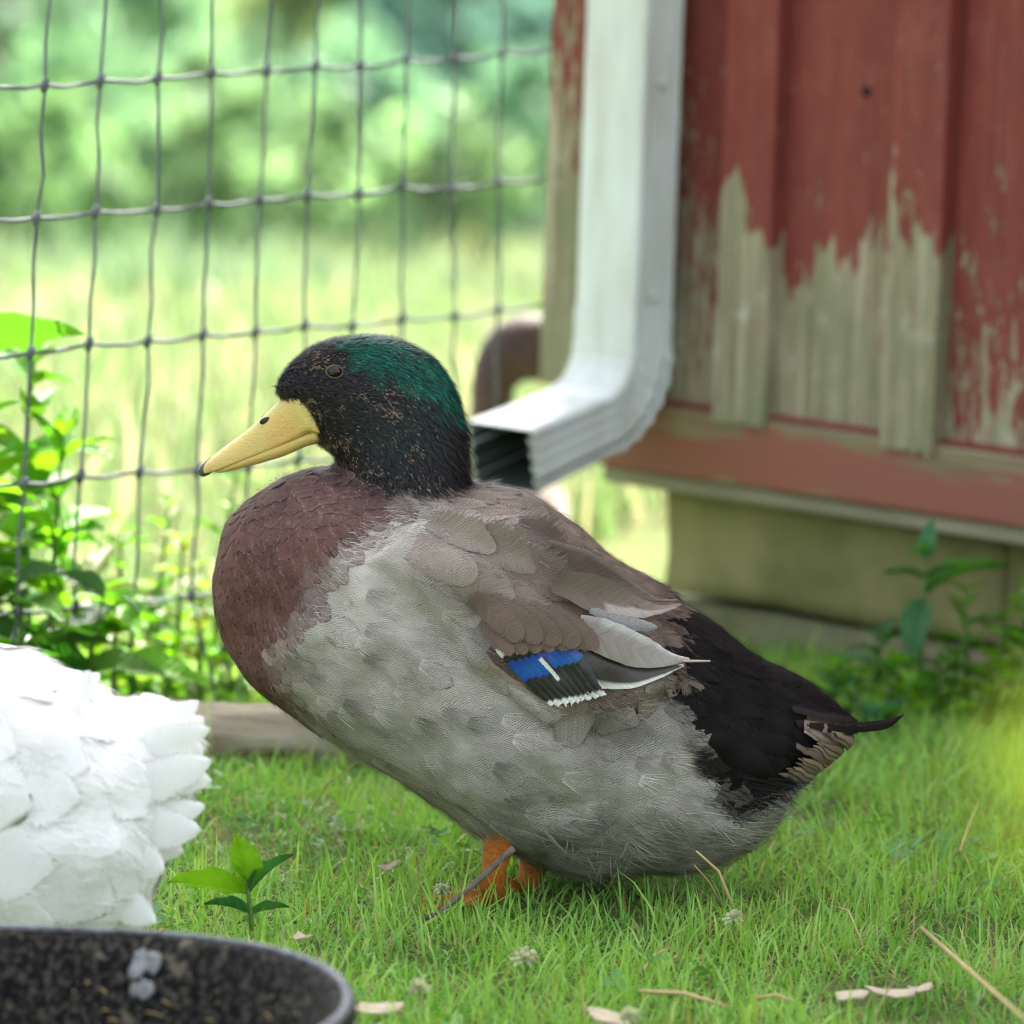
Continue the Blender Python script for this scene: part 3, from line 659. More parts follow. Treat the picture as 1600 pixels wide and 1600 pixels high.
def lay_strands(name, p, n, f, Lm, Wm, rise, col, mat_, parent, spread=.35, verm=None):
    """fine loose barbs: thin three-point blades"""
    cnt = len(p); n = n / np.linalg.norm(n, axis=1)[:, None]; f = f - n * np.sum(f * n, 1)[:, None]; f /= np.linalg.norm(f, axis=1)[:, None] + 1e-9; s = np.cross(n, f)
    a = RNG.normal(0, spread, cnt)[:, None]; f2 = f * np.cos(a) + s * np.sin(a); s2 = np.cross(n, f2); Lm = Lm[:, None]; Wm = Wm[:, None]; rise = rise[:, None]
    r0 = p - n * .0005; m = p + f2 * Lm * .5 + n * (rise * Lm * .6 + .0004); e = p + f2 * Lm + n * (rise * Lm * .95)
    V = np.stack([r0 - s2 * Wm * .5, r0 + s2 * Wm * .5, m - s2 * Wm * .45, m + s2 * Wm * .45, e], 1).reshape(-1, 3)
    b = (np.arange(cnt) * 5)[:, None]; F = np.concatenate([b + np.array([[0, 1, 3]]), b + np.array([[0, 3, 2]]), b + np.array([[2, 3, 4]])], 0)
    me = mesh_np(name, V, F); attr(me, 'Col', np.repeat(col, 5, 0), 'FLOAT_COLOR'); attr(me, 'verm', np.repeat(verm, 5) if verm is not None else np.zeros(cnt * 5))
    attr(me, 'edge', np.zeros(cnt * 5)); attr(me, 'fringe', np.zeros(cnt * 5)); attr(me, 'fuv', np.zeros((cnt * 5, 3)), 'FLOAT_VECTOR')
    return obj(name, me, mat_, parent, kind='stuff')
def plumage_mat(name, rough=.55, barb=.35, verm_on=True, fringe_col=(.40, .31, .26), sheen=.25, spec=.3, trans=0.0, fray=0.0):
    m, nt, b = mat(name); col = N(nt, 'Attribute', attribute_name='Col').outputs['Color']
    fuv = N(nt, 'Attribute', attribute_name='fuv').outputs['Vector']; sx = N(nt, 'SeparateXYZ'); L(nt, fuv, sx.inputs[0])
    # barbs: streaks running out from the shaft, slanting to the tip
    au = math_n(nt, 'ABSOLUTE', sx.outputs[0]); q = math_n(nt, 'SUBTRACT', sx.outputs[1], math_n(nt, 'MULTIPLY', au, .8))
    cv = N(nt, 'CombineXYZ'); L(nt, math_n(nt, 'MULTIPLY', q, 900), cv.inputs[0]); L(nt, math_n(nt, 'MULTIPLY', au, 60), cv.inputs[1]); L(nt, sx.outputs[2], cv.inputs[2])
    bn = noise_n(nt, cv.outputs[0], 1.0, 3, .6)
    c = mixc(nt, barb, col, mixc(nt, 1.0, col, ramp(nt, bn, [(.3, (.45, .45, .45)), (.7, (1.5, 1.5, 1.5))]), 'MULTIPLY'))
    if verm_on:
        g = N(nt, 'TexCoord'); wp = None; acc = g.outputs['Object']
        for sc_, am in ((28.0, .012), (95.0, .0036), (330.0, .0019)):
            nn_ = N(nt, 'TexNoise', i_Scale=sc_, i_Detail=1.0); L(nt, g.outputs['Object'], nn_.inputs['Vector'])
            sb = N(nt, 'VectorMath', operation='SUBTRACT'); L(nt, nn_.outputs['Color'], sb.inputs[0]); sb.inputs[1].default_value = (.5, .5, .5)
            ml_ = N(nt, 'VectorMath', operation='SCALE'); L(nt, sb.outputs[0], ml_.inputs[0]); ml_.inputs['Scale'].default_value = am
            ad = N(nt, 'VectorMath', operation='ADD'); L(nt, acc, ad.inputs[0]); L(nt, ml_.outputs[0], ad.inputs[1]); acc = ad.outputs[0]
        v = mapping(nt, acc, (1, .6, 1), (0, math.radians(-62), 0))
        w = N(nt, 'TexWave', wave_type='BANDS', bands_direction='X', wave_profile='SIN', i_Scale=215.0, i_Distortion=1.5, i_Detail=1.0)
        w.inputs['Detail Scale'].default_value = .55; w.inputs['Detail Roughness'].default_value = .55; L(nt, v, w.inputs[0])
        vm = N(nt, 'Attribute', attribute_name='verm').outputs['Fac']
        pn = noise_n(nt, g.outputs['Object'], 45, 3); amt = math_n(nt, 'MULTIPLY', vm, math_n(nt, 'MULTIPLY_ADD', pn, 1.3, .15, clamp=True))
        wv = ramp(nt, w.outputs['Fac'], [(.2, (0, 0, 0)), (.7, (1, 1, 1))]); wf = N(nt, 'RGBToBW'); L(nt, wv, wf.inputs[0])
        k = math_n(nt, 'SUBTRACT', 1.16, math_n(nt, 'MULTIPLY', math_n(nt, 'SUBTRACT', 1.0, wf.outputs[0]), .72))
        kk = math_n(nt, 'ADD', 1.0, math_n(nt, 'MULTIPLY', amt, math_n(nt, 'SUBTRACT', k, 1.0)))
        kc = N(nt, 'CombineColor'); [L(nt, kk, kc.inputs[i]) for i in range(3)]
        c = mixc(nt, 1.0, c, kc.outputs[0], 'MULTIPLY')
    ed = N(nt, 'Attribute', attribute_name='edge').outputs['Fac']; fr = N(nt, 'Attribute', attribute_name='fringe').outputs['Fac']
    e = math_n(nt, 'MULTIPLY', math_n(nt, 'POWER', ed, 7.0), fr, clamp=True); c = mixc(nt, e, c, fringe_col)
    if fray:                                                   # frayed barbs along the rim of each feather
        ea = math_n(nt, 'ADD', ed, math_n(nt, 'MULTIPLY', math_n(nt, 'SUBTRACT', bn, .5), fray))
        L(nt, math_n(nt, 'MULTIPLY_ADD', ea, -8.0, 7.4, clamp=True), b.inputs['Alpha'])
    L(nt, c, b.inputs['Base Color']); b.inputs['Roughness'].default_value = rough; b.inputs['Specular IOR Level'].default_value = spec
    b.inputs['Sheen Weight'].default_value = sheen; b.inputs['Sheen Roughness'].default_value = .5
    bump(nt, b, bn, .35, .0006)
    if trans:
        t = N(nt, 'BsdfTranslucent'); L(nt, c, t.inputs[0]); mx = N(nt, 'MixShader'); mx.inputs[0].default_value = trans; out = nt.nodes['Material Output']
        L(nt, b.outputs[0], mx.inputs[1]); L(nt, t.outputs[0], mx.inputs[2]); L(nt, mx.outputs[0], out.inputs[0])
    return m
def skin_attrs(me, col, verm):
    n = len(me.vertices); attr(me, 'Col', col, 'FLOAT_COLOR'); attr(me, 'verm', verm); attr(me, 'edge', np.zeros(n)); attr(me, 'fringe', np.zeros(n)); attr(me, 'fuv', np.zeros((n, 3)), 'FLOAT_VECTOR')
def surf_y(bvh, p, side=-1, default=None):
    h = bvh.ray_cast(Vector((p.x, side * 1.5 + (default or 0), p.z)), Vector((0, -side, 0)))
    return h[0].y if h[0] is not None else None
def quill(name, cl, wd, offs, bvh, colf, mat_, parent, soft=False, side=-1, rows=22, cols=9, verm=0.0, camber=.0012, Y=0.0, tipround=.5, sub=None, curve=0.0):
    """one large feather: centre line and widths in side-view px, laid on the bird's flank at a height above the skin"""
    cl = np.array(cl, float); wd = np.array(wd, float); V = []; Cc = []; uvs = []; edg = []; ys = []
    for i in range(rows):
        t = i / (rows - 1); c = spl(cl, t * (len(cl) - 1)); yy = surf_y(bvh, P(c[0], c[1], Y), side, Y); ys.append(yy)
    good = [(i, y) for i, y in enumerate(ys) if y is not None]
    if not good: good = [(0, Y + side * .02)]
    gi = [g[0] for g in good]; gy = [g[1] for g in good]
    yl = np.interp(range(rows), gi, gy)
    for k in range(3): yl[1:-1] = (yl[:-2] + yl[1:-1] * 2 + yl[2:]) / 4
    for i in range(rows):
        t = i / (rows - 1); c = spl(cl, t * (len(cl) - 1)); c2 = spl(cl, min(t + .02, 1) * (len(cl) - 1)) - spl(cl, max(t - .02, 0) * (len(cl) - 1)); c2 /= np.hypot(*c2) + 1e-9; nn = np.array([-c2[1], c2[0]])
        w = float(spl(wd[:, None], t * (len(wd) - 1))[0])
        o = offs[0] + (offs[1] - offs[0]) * t
        for j in range(cols):
            u = -1 + 2 * j / (cols - 1); back = tipround * abs(u) ** 2 * t ** 6 * w * .5
            q = c + nn * u * w * .5 - c2 * back
            oo = o - camber * u * u + curve * t * t; pt = P(q[0], q[1], yl[i] + side * oo); loc, nn3, _, dist = bvh.find_nearest(pt)
            if loc is not None:
                if (pt - loc).dot(nn3) < 0: nn3 = nn3
                kf = float(sstep(.012, .03, dist)); pt = (loc + nn3 * oo) * (1 - kf) + pt * kf
            edg.append(max(abs(u), (t - .8) / .2) if soft else 0.0); V.append(pt); Cc.append(colf(t, u)); uvs.append((u * w * .00025, t * .08, sum(cl[0]) * .01))
    F = [(i * cols + j, i * cols + j + 1, (i + 1) * cols + j + 1, (i + 1) * cols + j) for i in range(rows - 1) for j in range(cols - 1)]
    me = mesh_np(name, [tuple(v) for v in V], F); n = len(V)
    attr(me, 'Col', np.array(Cc), 'FLOAT_COLOR'); attr(me, 'verm', np.full(n, verm)); attr(me, 'edge', np.array(edg)); attr(me, 'fringe', np.zeros(n)); attr(me, 'fuv', np.array(uvs), 'FLOAT_VECTOR')
    return obj(name, me, mat_, parent)
def mirror_y(o, Y=0.0):
    me = o.data.copy(); v = np.zeros(len(me.vertices) * 3, np.float32); me.vertices.foreach_get('co', v); v = v.reshape(-1, 3); v[:, 1] = 2 * Y - v[:, 1]; me.vertices.foreach_set('co', v.ravel()); me.flip_normals(); me.update()
    c = bpy.data.objects.new(o.name, me); link(c, o.parent); return c
def px_flow(dx, dy): return np.array(right) * dx - np.array(up) * dy

# ================================================================== THE DRAKE
def build_drake():
    root = empty('mallard_duck', (0, 0, 0), 0, 'drake with dark green head, yellow bill and grey brown body standing in the grass', 'duck')
    body = [(352, 818, 334, 905, .030), (392, 780, 341, 968, .060), (450, 745, 364, 1022, .080), (520, 732, 403, 1072, .095), (600, 742, 460, 1113, .105), (680, 757, 538, 1165, .111),
            (760, 762, 630, 1220, .114), (830, 776, 728, 1282, .114), (890, 822, 830, 1342, .112), (960, 880, 930, 1368, .108), (1040, 930, 1030, 1362, .100), (1110, 972, 1115, 1345, .090),
            (1180, 1026, 1182, 1312, .076), (1237, 1053, 1226, 1258, .058), (1285, 1084, 1266, 1203, .038), (1316, 1108, 1302, 1166, .020), (1336, 1124, 1332, 1146, .007)]
    neck = [(470, 860, 735, 860, .072), (492, 800, 734, 805, .064), (512, 757, 727, 765, .054), (524, 728, 726, 730, .047), (520, 708, 725, 700, .042), (497, 694, 723, 675, .039), (484, 676, 719, 650, .0375),
            (468, 652, 714, 625, .036), (446, 628, 707, 600, .034), (430, 611, 694, 578, .032), (438, 588, 675, 556, .029), (458, 562, 648, 541, .025), (490, 540, 622, 529, .019), (525, 528, 590, 524, .010)]
    me = fused([loft(pair_secs(body, 0)), loft(pair_secs(neck, 0, power=2.0))], .0032, 9)
    V, Nn = mesh_vn(me); px = side_px(V)
    wing = [(580, 850), (640, 893), (695, 945), (735, 1005), (790, 1045), (850, 1098), (940, 1088), (1072, 1040), (1062, 950), (985, 895), (905, 835), (825, 790), (720, 790), (640, 800)]
    sdw = poly_sd(px, wing); inb = (px[:, 1] > 745)
    disp = .0125 * sstep(-4, 17, sdw) + .0035 * sstep(20, 90, sdw)
    lump = fbm(V, 20, 3.0, 2) * .0075 + fbm(V, 55, 9.0, 2) * .0016
    # thigh bulge over the leg, hollow behind it
    th = np.exp(-(((px[:, 0] - 800) / 110) ** 2 + ((px[:, 1] - 1190) / 120) ** 2)); ho = np.exp(-(((px[:, 0] - 935) / 35) ** 2 + ((px[:, 1] - 1215) / 95) ** 2))
    disp = disp + .015 * th - .013 * ho + .007 * np.exp(-(((px[:, 0] - 1050) / 90) ** 2 + ((px[:, 1] - 1265) / 55) ** 2)) + .005 * np.exp(-(((px[:, 0] - 1000) / 60) ** 2 + ((px[:, 1] - 1180) / 60) ** 2))
    # folds in the shoulder feathers
    for (cx, cy, rx, ry, a) in ((640, 870, 70, 28, .005), (760, 880, 60, 34, .006), (860, 930, 75, 36, .005), (560, 880, 34, 60, .004), (690, 820, 80, 22, .003), (830, 985, 60, 28, .005), (500, 960, 26, 70, .003)):
        disp = disp + a * np.exp(-(((px[:, 0] - cx) / rx) ** 2 + ((px[:, 1] - cy) / ry) ** 2))
    disp = disp + .0026 * np.sin((px[:, 0] + .35 * (px[:, 1] - 900)) / 15 + 2.2 * fbm(V, 9, 4.4, 2)) * np.exp(-(((px[:, 0] - 545) / 75) ** 2 + ((px[:, 1] - 940) / 110) ** 2))
    disp = disp + .0030 * np.sin((px[:, 1] * .9 - px[:, 0] * .45) / 19 + 3.0 * fbm(V, 8, 7.4, 2)) * np.exp(-(((px[:, 0] - 860) / 210) ** 2 + ((px[:, 1] - 1170) / 90) ** 2))
    disp = np.where(inb, disp + lump, 0) * np.clip(np.abs(Nn[:, 1]) * 1.4, 0, 1) * sstep(745, 790, px[:, 1])
    V = V + Nn * disp[:, None]; me.vertices.foreach_set('co', V.astype(np.float32).ravel()); me.update(); V, Nn = mesh_vn(me); px = side_px(V); bvh = bvh_of(me)
    nz = fbm(V, 30, 1.0, 3); nz2 = fbm(V, 110, 5.0, 2)
    rump = [(1010, 850), (1080, 890), (1210, 975), (1350, 1070), (1365, 1145), (1290, 1172), (1200, 1222), (1150, 1240), (1105, 1222), (1082, 1165), (1060, 1110), (1010, 1062), (1030, 985)]
    def colour(px, nz, nz2):
        n = len(px); sl = nz2 * 14 + line_side(px, [(660, 735), (600, 775), (540, 815), (490, 880), (455, 960), (438, 1020), (440, 1070), (478, 1130), (585, 1200), (640, 1230)]) + nz * 26
        br = sstep(34, -34, sl); grey = np.array([.43, .40, .345]); c = np.repeat(grey[None], n, 0); verm = np.full(n, .95)
        c = c * (1 + .20 * nz + .10 * nz2)[:, None]
        pale = np.exp(-(((px[:, 0] - 570) / 90) ** 2 + ((px[:, 1] - 900) / 110) ** 2)); c = c * (1 - pale[:, None] * .8) + np.array([.56, .52, .46]) * pale[:, None] * .8; verm -= .35 * pale
        low = sstep(1150, 1330, px[:, 1]); c = c * (1 - .18 * low)[:, None]  # belly tone lowered by colour, standing in for shade underneath
        sdw = poly_sd(px, wing) + nz * 16; top = sstep(0, 60, (800 + (px[:, 0] - 620) * .10) + np.clip(px[:, 0] - 800, 0, None) * .75 - px[:, 1] + nz * 30)
        bw_ = np.clip(sstep(-10, 50, sdw) * (.45 + .55 * sstep(700, 840, px[:, 0])) + top * .85, 0, 1)[:, None]; brn = np.array([.165, .118, .09])
        c = c * (1 - bw_) + brn * (1 + .25 * nz + .2 * nz2)[:, None] * bw_; verm = verm * (1 - .35 * bw_[:, 0])
        bb = br[:, None]; ch = np.array([.112, .054, .045]) * (1 + .3 * nz + .25 * nz2)[:, None]; up_ = sstep(830, 750, px[:, 1])[:, None]; ch = ch * (1 - .4 * up_) + np.array([.105, .07, .062]) * .4 * up_
        c = c * (1 - bb) + ch * bb; verm = verm * (1 - br)
        rk = sstep(-14, 16, poly_sd(px, rump) + nz * 18)[:, None]; c = c * (1 - rk) + np.array([.0085, .0068, .0068]) * (1 + .5 * nz2)[:, None] * rk; verm = verm * (1 - rk[:, 0])
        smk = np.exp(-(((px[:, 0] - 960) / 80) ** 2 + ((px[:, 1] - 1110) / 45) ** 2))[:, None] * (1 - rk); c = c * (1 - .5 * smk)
        hd = sstep(10, -10, px[:, 1] - np.interp(px[:, 0], [480, 540, 600, 680, 740], [728, 750, 762, 764, 758]) + nz2 * 8)[:, None]
        hc = np.repeat(np.array([[.013, .0115, .0125]]), n, 0)
        gr = sstep(-12, 14, poly_sd(px, [(520, 515), (600, 512), (680, 545), (728, 610), (716, 655), (668, 625), (640, 600), (590, 590), (545, 560)]) + nz2 * 16)[:, None]
        hc = hc * (1 - gr) + np.array([.003, .078, .052]) * (1 + .6 * nz2)[:, None] * gr
        g2 = (np.exp(-(((px[:, 0] - 625) / 55) ** 2 + ((px[:, 1] - 665) / 40) ** 2)) * .5)[:, None]; hc = hc * (1 - g2) + np.array([.006, .036, .026]) * g2
        tn = np.zeros(n)
        for (cx, cy, rx, ry, a) in ((505, 562, 32, 16, .75), (480, 632, 40, 22, .7), (524, 684, 34, 15, .8), (605, 612, 40, 14, .55), (612, 640, 34, 20, .4), (568, 730, 28, 16, .6), (648, 690, 22, 26, .3), (640, 740, 50, 16, .35)):
            tn = np.maximum(tn, a * np.exp(-(((px[:, 0] - cx) / rx) ** 2 + ((px[:, 1] - cy) / ry) ** 2)))
        c = c * (1 - hd) + hc * hd; verm = verm * (1 - hd[:, 0]); fringe = br * (1 - hd[:, 0]) * .95 + .3 * bw_[:, 0] * (1 - hd[:, 0]) * (1 - rk[:, 0]) + .12 * rk[:, 0] * (1 - hd[:, 0])
        return np.clip(c, .003, .9), np.clip(verm, 0, 1), fringe, hd[:, 0], tn * hd[:, 0], br, bw_[:, 0], rk[:, 0]
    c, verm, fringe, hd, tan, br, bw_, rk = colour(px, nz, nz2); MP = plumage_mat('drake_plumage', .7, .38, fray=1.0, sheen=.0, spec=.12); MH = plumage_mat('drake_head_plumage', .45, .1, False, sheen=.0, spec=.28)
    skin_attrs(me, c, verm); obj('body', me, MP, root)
    # flow of the feathers, head to tail
    def flow(px, hd, br, rk):
        d = np.repeat(np.array([[1.0, .36]]), len(px), 0); k = br[:, None]; d = d * (1 - k) + np.array([.42, .9]) * k
        bl_ = sstep(1200, 1340, px[:, 1])[:, None]; d = d * (1 - bl_) + np.array([1, .12]) * bl_
        r = rk[:, None]; d = d * (1 - r) + np.array([1, .42]) * r
        a = np.stack([np.where(px[:, 0] < 600, .95, .6) * np.ones(len(px)), np.where(px[:, 1] < 600, .25, .2) + sstep(540, 720, px[:, 0]) * .8 + sstep(650, 740, px[:, 1]) * .9], 1)
        h = hd[:, None]; d = d * (1 - h) + a * h
        f = d[:, :1] * np.array(right)[None] - d[:, 1:] * np.array(up)[None]; f[:, 1] = 0; return f
    fl = flow(px, hd, br, rk); perm = RNG.permutation(len(V)); bodyv = perm[hd[perm] < .5]
    Lf = .034 + .012 * bw_ - .015 * br + .004 * (px[:, 1] > 1200); Wf = .022 + .008 * bw_ - .007 * br; rad = np.where(br > .5, .0068, np.where(bw_ > .5, .0125, np.where(rk > .5, .0095, .0105)))
    ids = poisson(V, bodyv, rad); ids = ids[px[ids, 0] < 1300]; soft_ = (br[ids] < .3) & (bw_[ids] < .3) & (rk[ids] < .3); ids = ids[~soft_ | (RNG.uniform(0, 1, len(ids)) < .05)]; jit = RNG.uniform(.82, 1.2, len(ids))
    cc = c[ids] * (1 + RNG.uniform(-1, 1, (len(ids), 1)) * (.05 + .10 * np.maximum(br, bw_)[ids][:, None])); ff = fl[ids] + RNG.normal(0, .07, (len(ids), 3))
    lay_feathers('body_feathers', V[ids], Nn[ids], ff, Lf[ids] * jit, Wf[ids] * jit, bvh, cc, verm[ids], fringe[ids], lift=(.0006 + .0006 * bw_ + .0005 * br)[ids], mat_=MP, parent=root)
    # fine barbs all over the body
    ids = RNG.choice(bodyv, 42000); pj = V[ids] + RNG.normal(0, .0012, (len(ids), 3)) + Nn[ids] * .0018
    cs = c[ids] * RNG.uniform(.75, 1.3, (len(ids), 1)); ln = RNG.uniform(.006, .015, len(ids)) * (1 - .4 * br[ids])
    lay_strands('body_barbs', pj, Nn[ids], fl[ids], ln, np.full(len(ids), .00034), RNG.uniform(0, .04, len(ids)), cs, MP, root, .3, verm[ids] * .8)
    # ragged belly and flank edge
    low = bodyv[((px[bodyv, 1] > 1225) | ((px[bodyv, 0] > 1100) & (px[bodyv, 1] > 1180))) & (Nn[bodyv, 2] < .25)]; ids = RNG.choice(low, 5200)
    cs = np.clip(c[ids] * RNG.uniform(.55, 1.4, (len(ids), 1)), .02, .8)
    lay_strands('belly_fluff', V[ids], Nn[ids], fl[ids], RNG.uniform(.016, .042, len(ids)), RNG.uniform(.0004, .0010, len(ids)), RNG.uniform(-.02, .14, len(ids)), cs, MP, root, .28, verm[ids] * .5)
    # pale loose down behind the thigh
    tuft = bodyv[(np.hypot((px[bodyv, 0] - 935) / 60, (px[bodyv, 1] - 1285) / 45) < 1) & (Nn[bodyv, 1] < 0)]; ids = RNG.choice(tuft, 170)
    tf = (np.stack([RNG.uniform(-.3, 1, len(ids)), RNG.uniform(-.8, .9, len(ids))], 1)); tf = tf[:, :1] * np.array(right) - tf[:, 1:] * np.array(up)
    lay_strands('pale_down', V[ids], Nn[ids], tf, RNG.uniform(.014, .036, len(ids)), RNG.uniform(.0004, .001, len(ids)), RNG.uniform(.05, .25, len(ids)), np.repeat([[.38, .37, .32]], len(ids), 0) * RNG.uniform(.6, 1.2, (len(ids), 1)), MP, root, .5)
    # parted barbs: little fans of lines where the flank feathers open
    fv = bodyv[(br[bodyv] < .2) & (bw_[bodyv] < .3) & (rk[bodyv] < .2) & (Nn[bodyv, 1] < -.2)]; seeds = RNG.choice(fv, 75); pp, qn, qf, qc, ql = [], [], [], [], []
    for i_ in seeds:
        m_ = RNG.integers(9, 20); f0 = fl[i_] - Nn[i_] * (fl[i_] @ Nn[i_]); f0 /= np.linalg.norm(f0); s0 = np.cross(Nn[i_], f0); b_ = RNG.choice([.45, .6, 1.35, 1.5])
        for u_ in np.linspace(-1, 1, m_):
            pp.append(V[i_] + s0 * u_ * .004 + Nn[i_] * .0012); qn.append(Nn[i_]); qf.append(f0 + s0 * u_ * .38); qc.append(c[i_] * b_ * RNG.uniform(.8, 1.2)); ql.append(RNG.uniform(.012, .024))
    lay_strands('parted_barbs', np.array(pp), np.array(qn), np.array(qf), np.array(ql), np.full(len(pp), .00045), RNG.uniform(.0, .03, len(pp)), np.clip(np.array(qc), .02, .7), MP, root, .05)
    # head: short hair-like feathers
    hv = np.where((hd > .4) & (np.hypot((px[:, 0] - 522) / 15, (px[:, 1] - 573) / 12) > 1))[0]; ids = RNG.choice(hv, 46000); pj = V[ids] + RNG.normal(0, .001, (len(ids), 3)); c2 = c[ids] * RNG.gamma(4, .25, (len(ids), 1)); sp = RNG.uniform(0, 1, len(ids)) < tan[ids] * 2.8 * np.clip(.22 + 1.5 * fbm(pj, 190, 2.0, 2), 0, 1)
    ln_s = np.where(sp, .55, 1.0); c2[sp] = np.array([.22, .155, .095]) * RNG.uniform(.5, 1.2, (sp.sum(), 1))
    nape = sstep(655, 725, px[ids, 0]) * sstep(560, 650, px[ids, 1])
    ln = RNG.uniform(.0035, .0062, len(ids)) * (1 + 1.4 * nape) * ln_s; lay_strands('head_feathers', pj, Nn[ids], fl[ids], ln, RNG.uniform(.0004, .0008, len(ids)), RNG.uniform(.05, .2, len(ids)) + .6 * nape * RNG.uniform(0, 1, len(ids)), c2, MH, root, .22)

    # --- bill
    mb, nt, b = mat('yellow_bill'); tc = N(nt, 'TexCoord'); n1 = noise_n(nt, tc.outputs['Object'], 70, 5, .6); n2 = noise_n(nt, tc.outputs['Object'], 420, 4, .65)
    cb = mixc(nt, ramp(nt, n1, [(.42, (0, 0, 0)), (.66, (1, 1, 1))]), (.56, .46, .12), (.60, .43, .13)); gp = P(440, 672, 0); vd = N(nt, 'VectorMath', operation='DISTANCE'); mv = mapping(nt, tc.outputs['Object'], (1, 0, 1)); L(nt, mv, vd.inputs[0]); vd.inputs[1].default_value = (gp.x, 0, gp.z)
    pm = math_n(nt, 'MULTIPLY_ADD', math_n(nt, 'ADD', vd.outputs['Value'], math_n(nt, 'MULTIPLY', math_n(nt, 'SUBTRACT', n1, .5), .03)), -180, 2.5, clamp=True); cb = mixc(nt, math_n(nt, 'MULTIPLY', pm, .5), cb, (.62, .34, .09))
    scr = noise_n(nt, mapping(nt, tc.outputs['Object'], (160, 160, 700), (0, .7, 0)), 1.0, 3, .6); cb = mixc(nt, ramp(nt, scr, [(.62, (0, 0, 0)), (.70, (.55, .55, .55))]), cb, (.70, .58, .30))
    cb = mixc(nt, ramp(nt, n2, [(.56, (0, 0, 0)), (.72, (.7, .7, .7))]), cb, (.33, .25, .09))
    L(nt, cb, b.inputs['Base Color']); b.inputs['Roughness'].default_value = .42; b.inputs['Subsurface Weight'].default_value = .08; b.inputs['Subsurface Radius'].default_value = (.004, .002, .001); bump(nt, b, math_n(nt, 'ADD', n2, math_n(nt, 'MULTIPLY', scr, 1.5)), .5, .0010)
    mn = simple('bill_nail_horn', (.10, .10, .10), (.04, .04, .04), 200, .4, .1, .0005); mdark, _, bd = mat('nostril_dark'); bd.inputs['Base Color'].default_value = (.006, .005, .005, 1)
    upr = [(476, 606, 506, 680, .022), (457, 596, 486, 674, .0235), (441, 620, 468, 684, .0178), (414, 648, 440, 697, .0138), (382, 675, 408, 709, .0128), (350, 699, 372, 722, .0136), (329, 715, 342, 733, .0122), (317, 726, 322, 739, .0075), (313, 731, 315, 737, .003)]
    bsec = pair_secs(upr, 0, 4, 36, 2.6, cf=.2)
    v, f = loft(bsec); bill = obj('bill', mesh_np('bill', v, f), mb, root)
    lwr = [(505, 664, 500, 692, .018), (480, 672, 478, 697, .0178), (445, 688, 447, 711, .0142), (410, 702, 412, 722, .0124), (375, 716, 377, 731, .0122), (348, 727, 350, 738, .0098), (334, 732, 336, 738, .004)]
    v, f = loft(pair_secs(lwr, 0, 4, 28, 2.3, cf=.75)); obj('lower_mandible', mesh_np('lower_mandible', v, f), mb, bill)
    nl = [(330, 713, 336, 735, .0078), (319, 722, 326, 742, .0074), (311, 729, 317, 745, .0056), (308, 735, 311, 742, .002)]
    v, f = loft(pair_secs(nl, 0, 4, 18, 2.2)); obj('nail', mesh_np('nail', v, f), mn, bill)
    bb_ = BVHTree.FromPolygons([tuple(q) for q in bill.data.vertices.id_data.vertices and [x.co for x in bill.data.vertices]], [tuple(p_.vertices) for p_ in bill.data.polygons])
    for sd in (-1, 1):
        pc = P(416, 655, 0); y0 = surf_y(bb_, pc, sd); c0 = Vector((pc.x, y0, pc.z)); ax = (Vector(right) * .9 + Vector(up) * .3).normalized(); v2 = []
        bm = bmesh.new(); bmesh.ops.create_uvsphere(bm, u_segments=14, v_segments=8, radius=1)
        bt = ax.cross(Vector((0, 1, 0)))
        for q in bm.verts: q.co = c0 + ax * q.co.x * .0052 + bt * q.co.z * .0027 + Vector((0, q.co.y * .0014, 0))
        obj('nostril', bm_mesh('nostril', bm, True), mdark, bill)
    # --- eyes
    me_, nt, b = mat('dark_eye'); b.inputs['Base Color'].default_value = (.010, .006, .004, 1); b.inputs['Roughness'].default_value = .07; b.inputs['Specular IOR Level'].default_value = .45
    ml = simple('eyelid_skin', (.12, .09, .065), (.05, .04, .03), 400, .6, .3, .0004)
    for sd in (-1, 1):
        pc = P(525, 574, 0); y0 = surf_y(bvh, pc, sd); c0 = Vector((pc.x, y0 - sd * .0004, pc.z)); bm = bmesh.new(); bmesh.ops.create_uvsphere(bm, u_segments=24, v_segments=16, radius=.0056)
        for q in bm.verts: q.co = c0 + Vector((q.co.x * 1.05, q.co.y, q.co.z * .84))
        eye = obj('eye', bm_mesh('eye', bm, True), me_, root)
        V2, F2 = tube([c0 + Vector((math.cos(a) * .0064, sd * (.0022 - .0008 * abs(math.cos(a))), math.sin(a) * .0045)) for a in np.linspace(0, 2 * math.pi, 25)], .0011, 6, False); obj('eyelid', mesh_np('eyelid', V2, F2), ml, eye)

    # --- wing: named feathers on the near side, mirrored to the far side
    g = lambda a, b, t: tuple(np.array(a) * (1 - t) + np.array(b) * t)
    BR, LB, DK, BK, WH, BL, SV = (.15, .105, .08), (.33, .27, .225), (.085, .062, .052), (.013, .012, .012), (.72, .71, .66), (.012, .045, .33), (.28, .27, .26)
    def f_brown(a=BR, b_=LB, edge=.35, tipc=None):
        def f(t, u): return g(g(a, b_, t * .5), LB if tipc is None else tipc, edge * max(0, (max(abs(u), (t - .75) * 4) - .8) * 5)) if max(abs(u), (t - .75) * 4) > .8 else g(a, b_, t * .5)
        return f
    def f_spec(t, u):
        if t < .16: return BR
        if t < .27: return g(WH, (.55, .42, .3), .35)
        if t < .36: return BK
        if t < .64: return g((.006, .10, .36), (.012, .05, .34), .5 + .5 * math.sin(t * 20 + u))
        if t < .86: return BK
        return WH
    parts = []
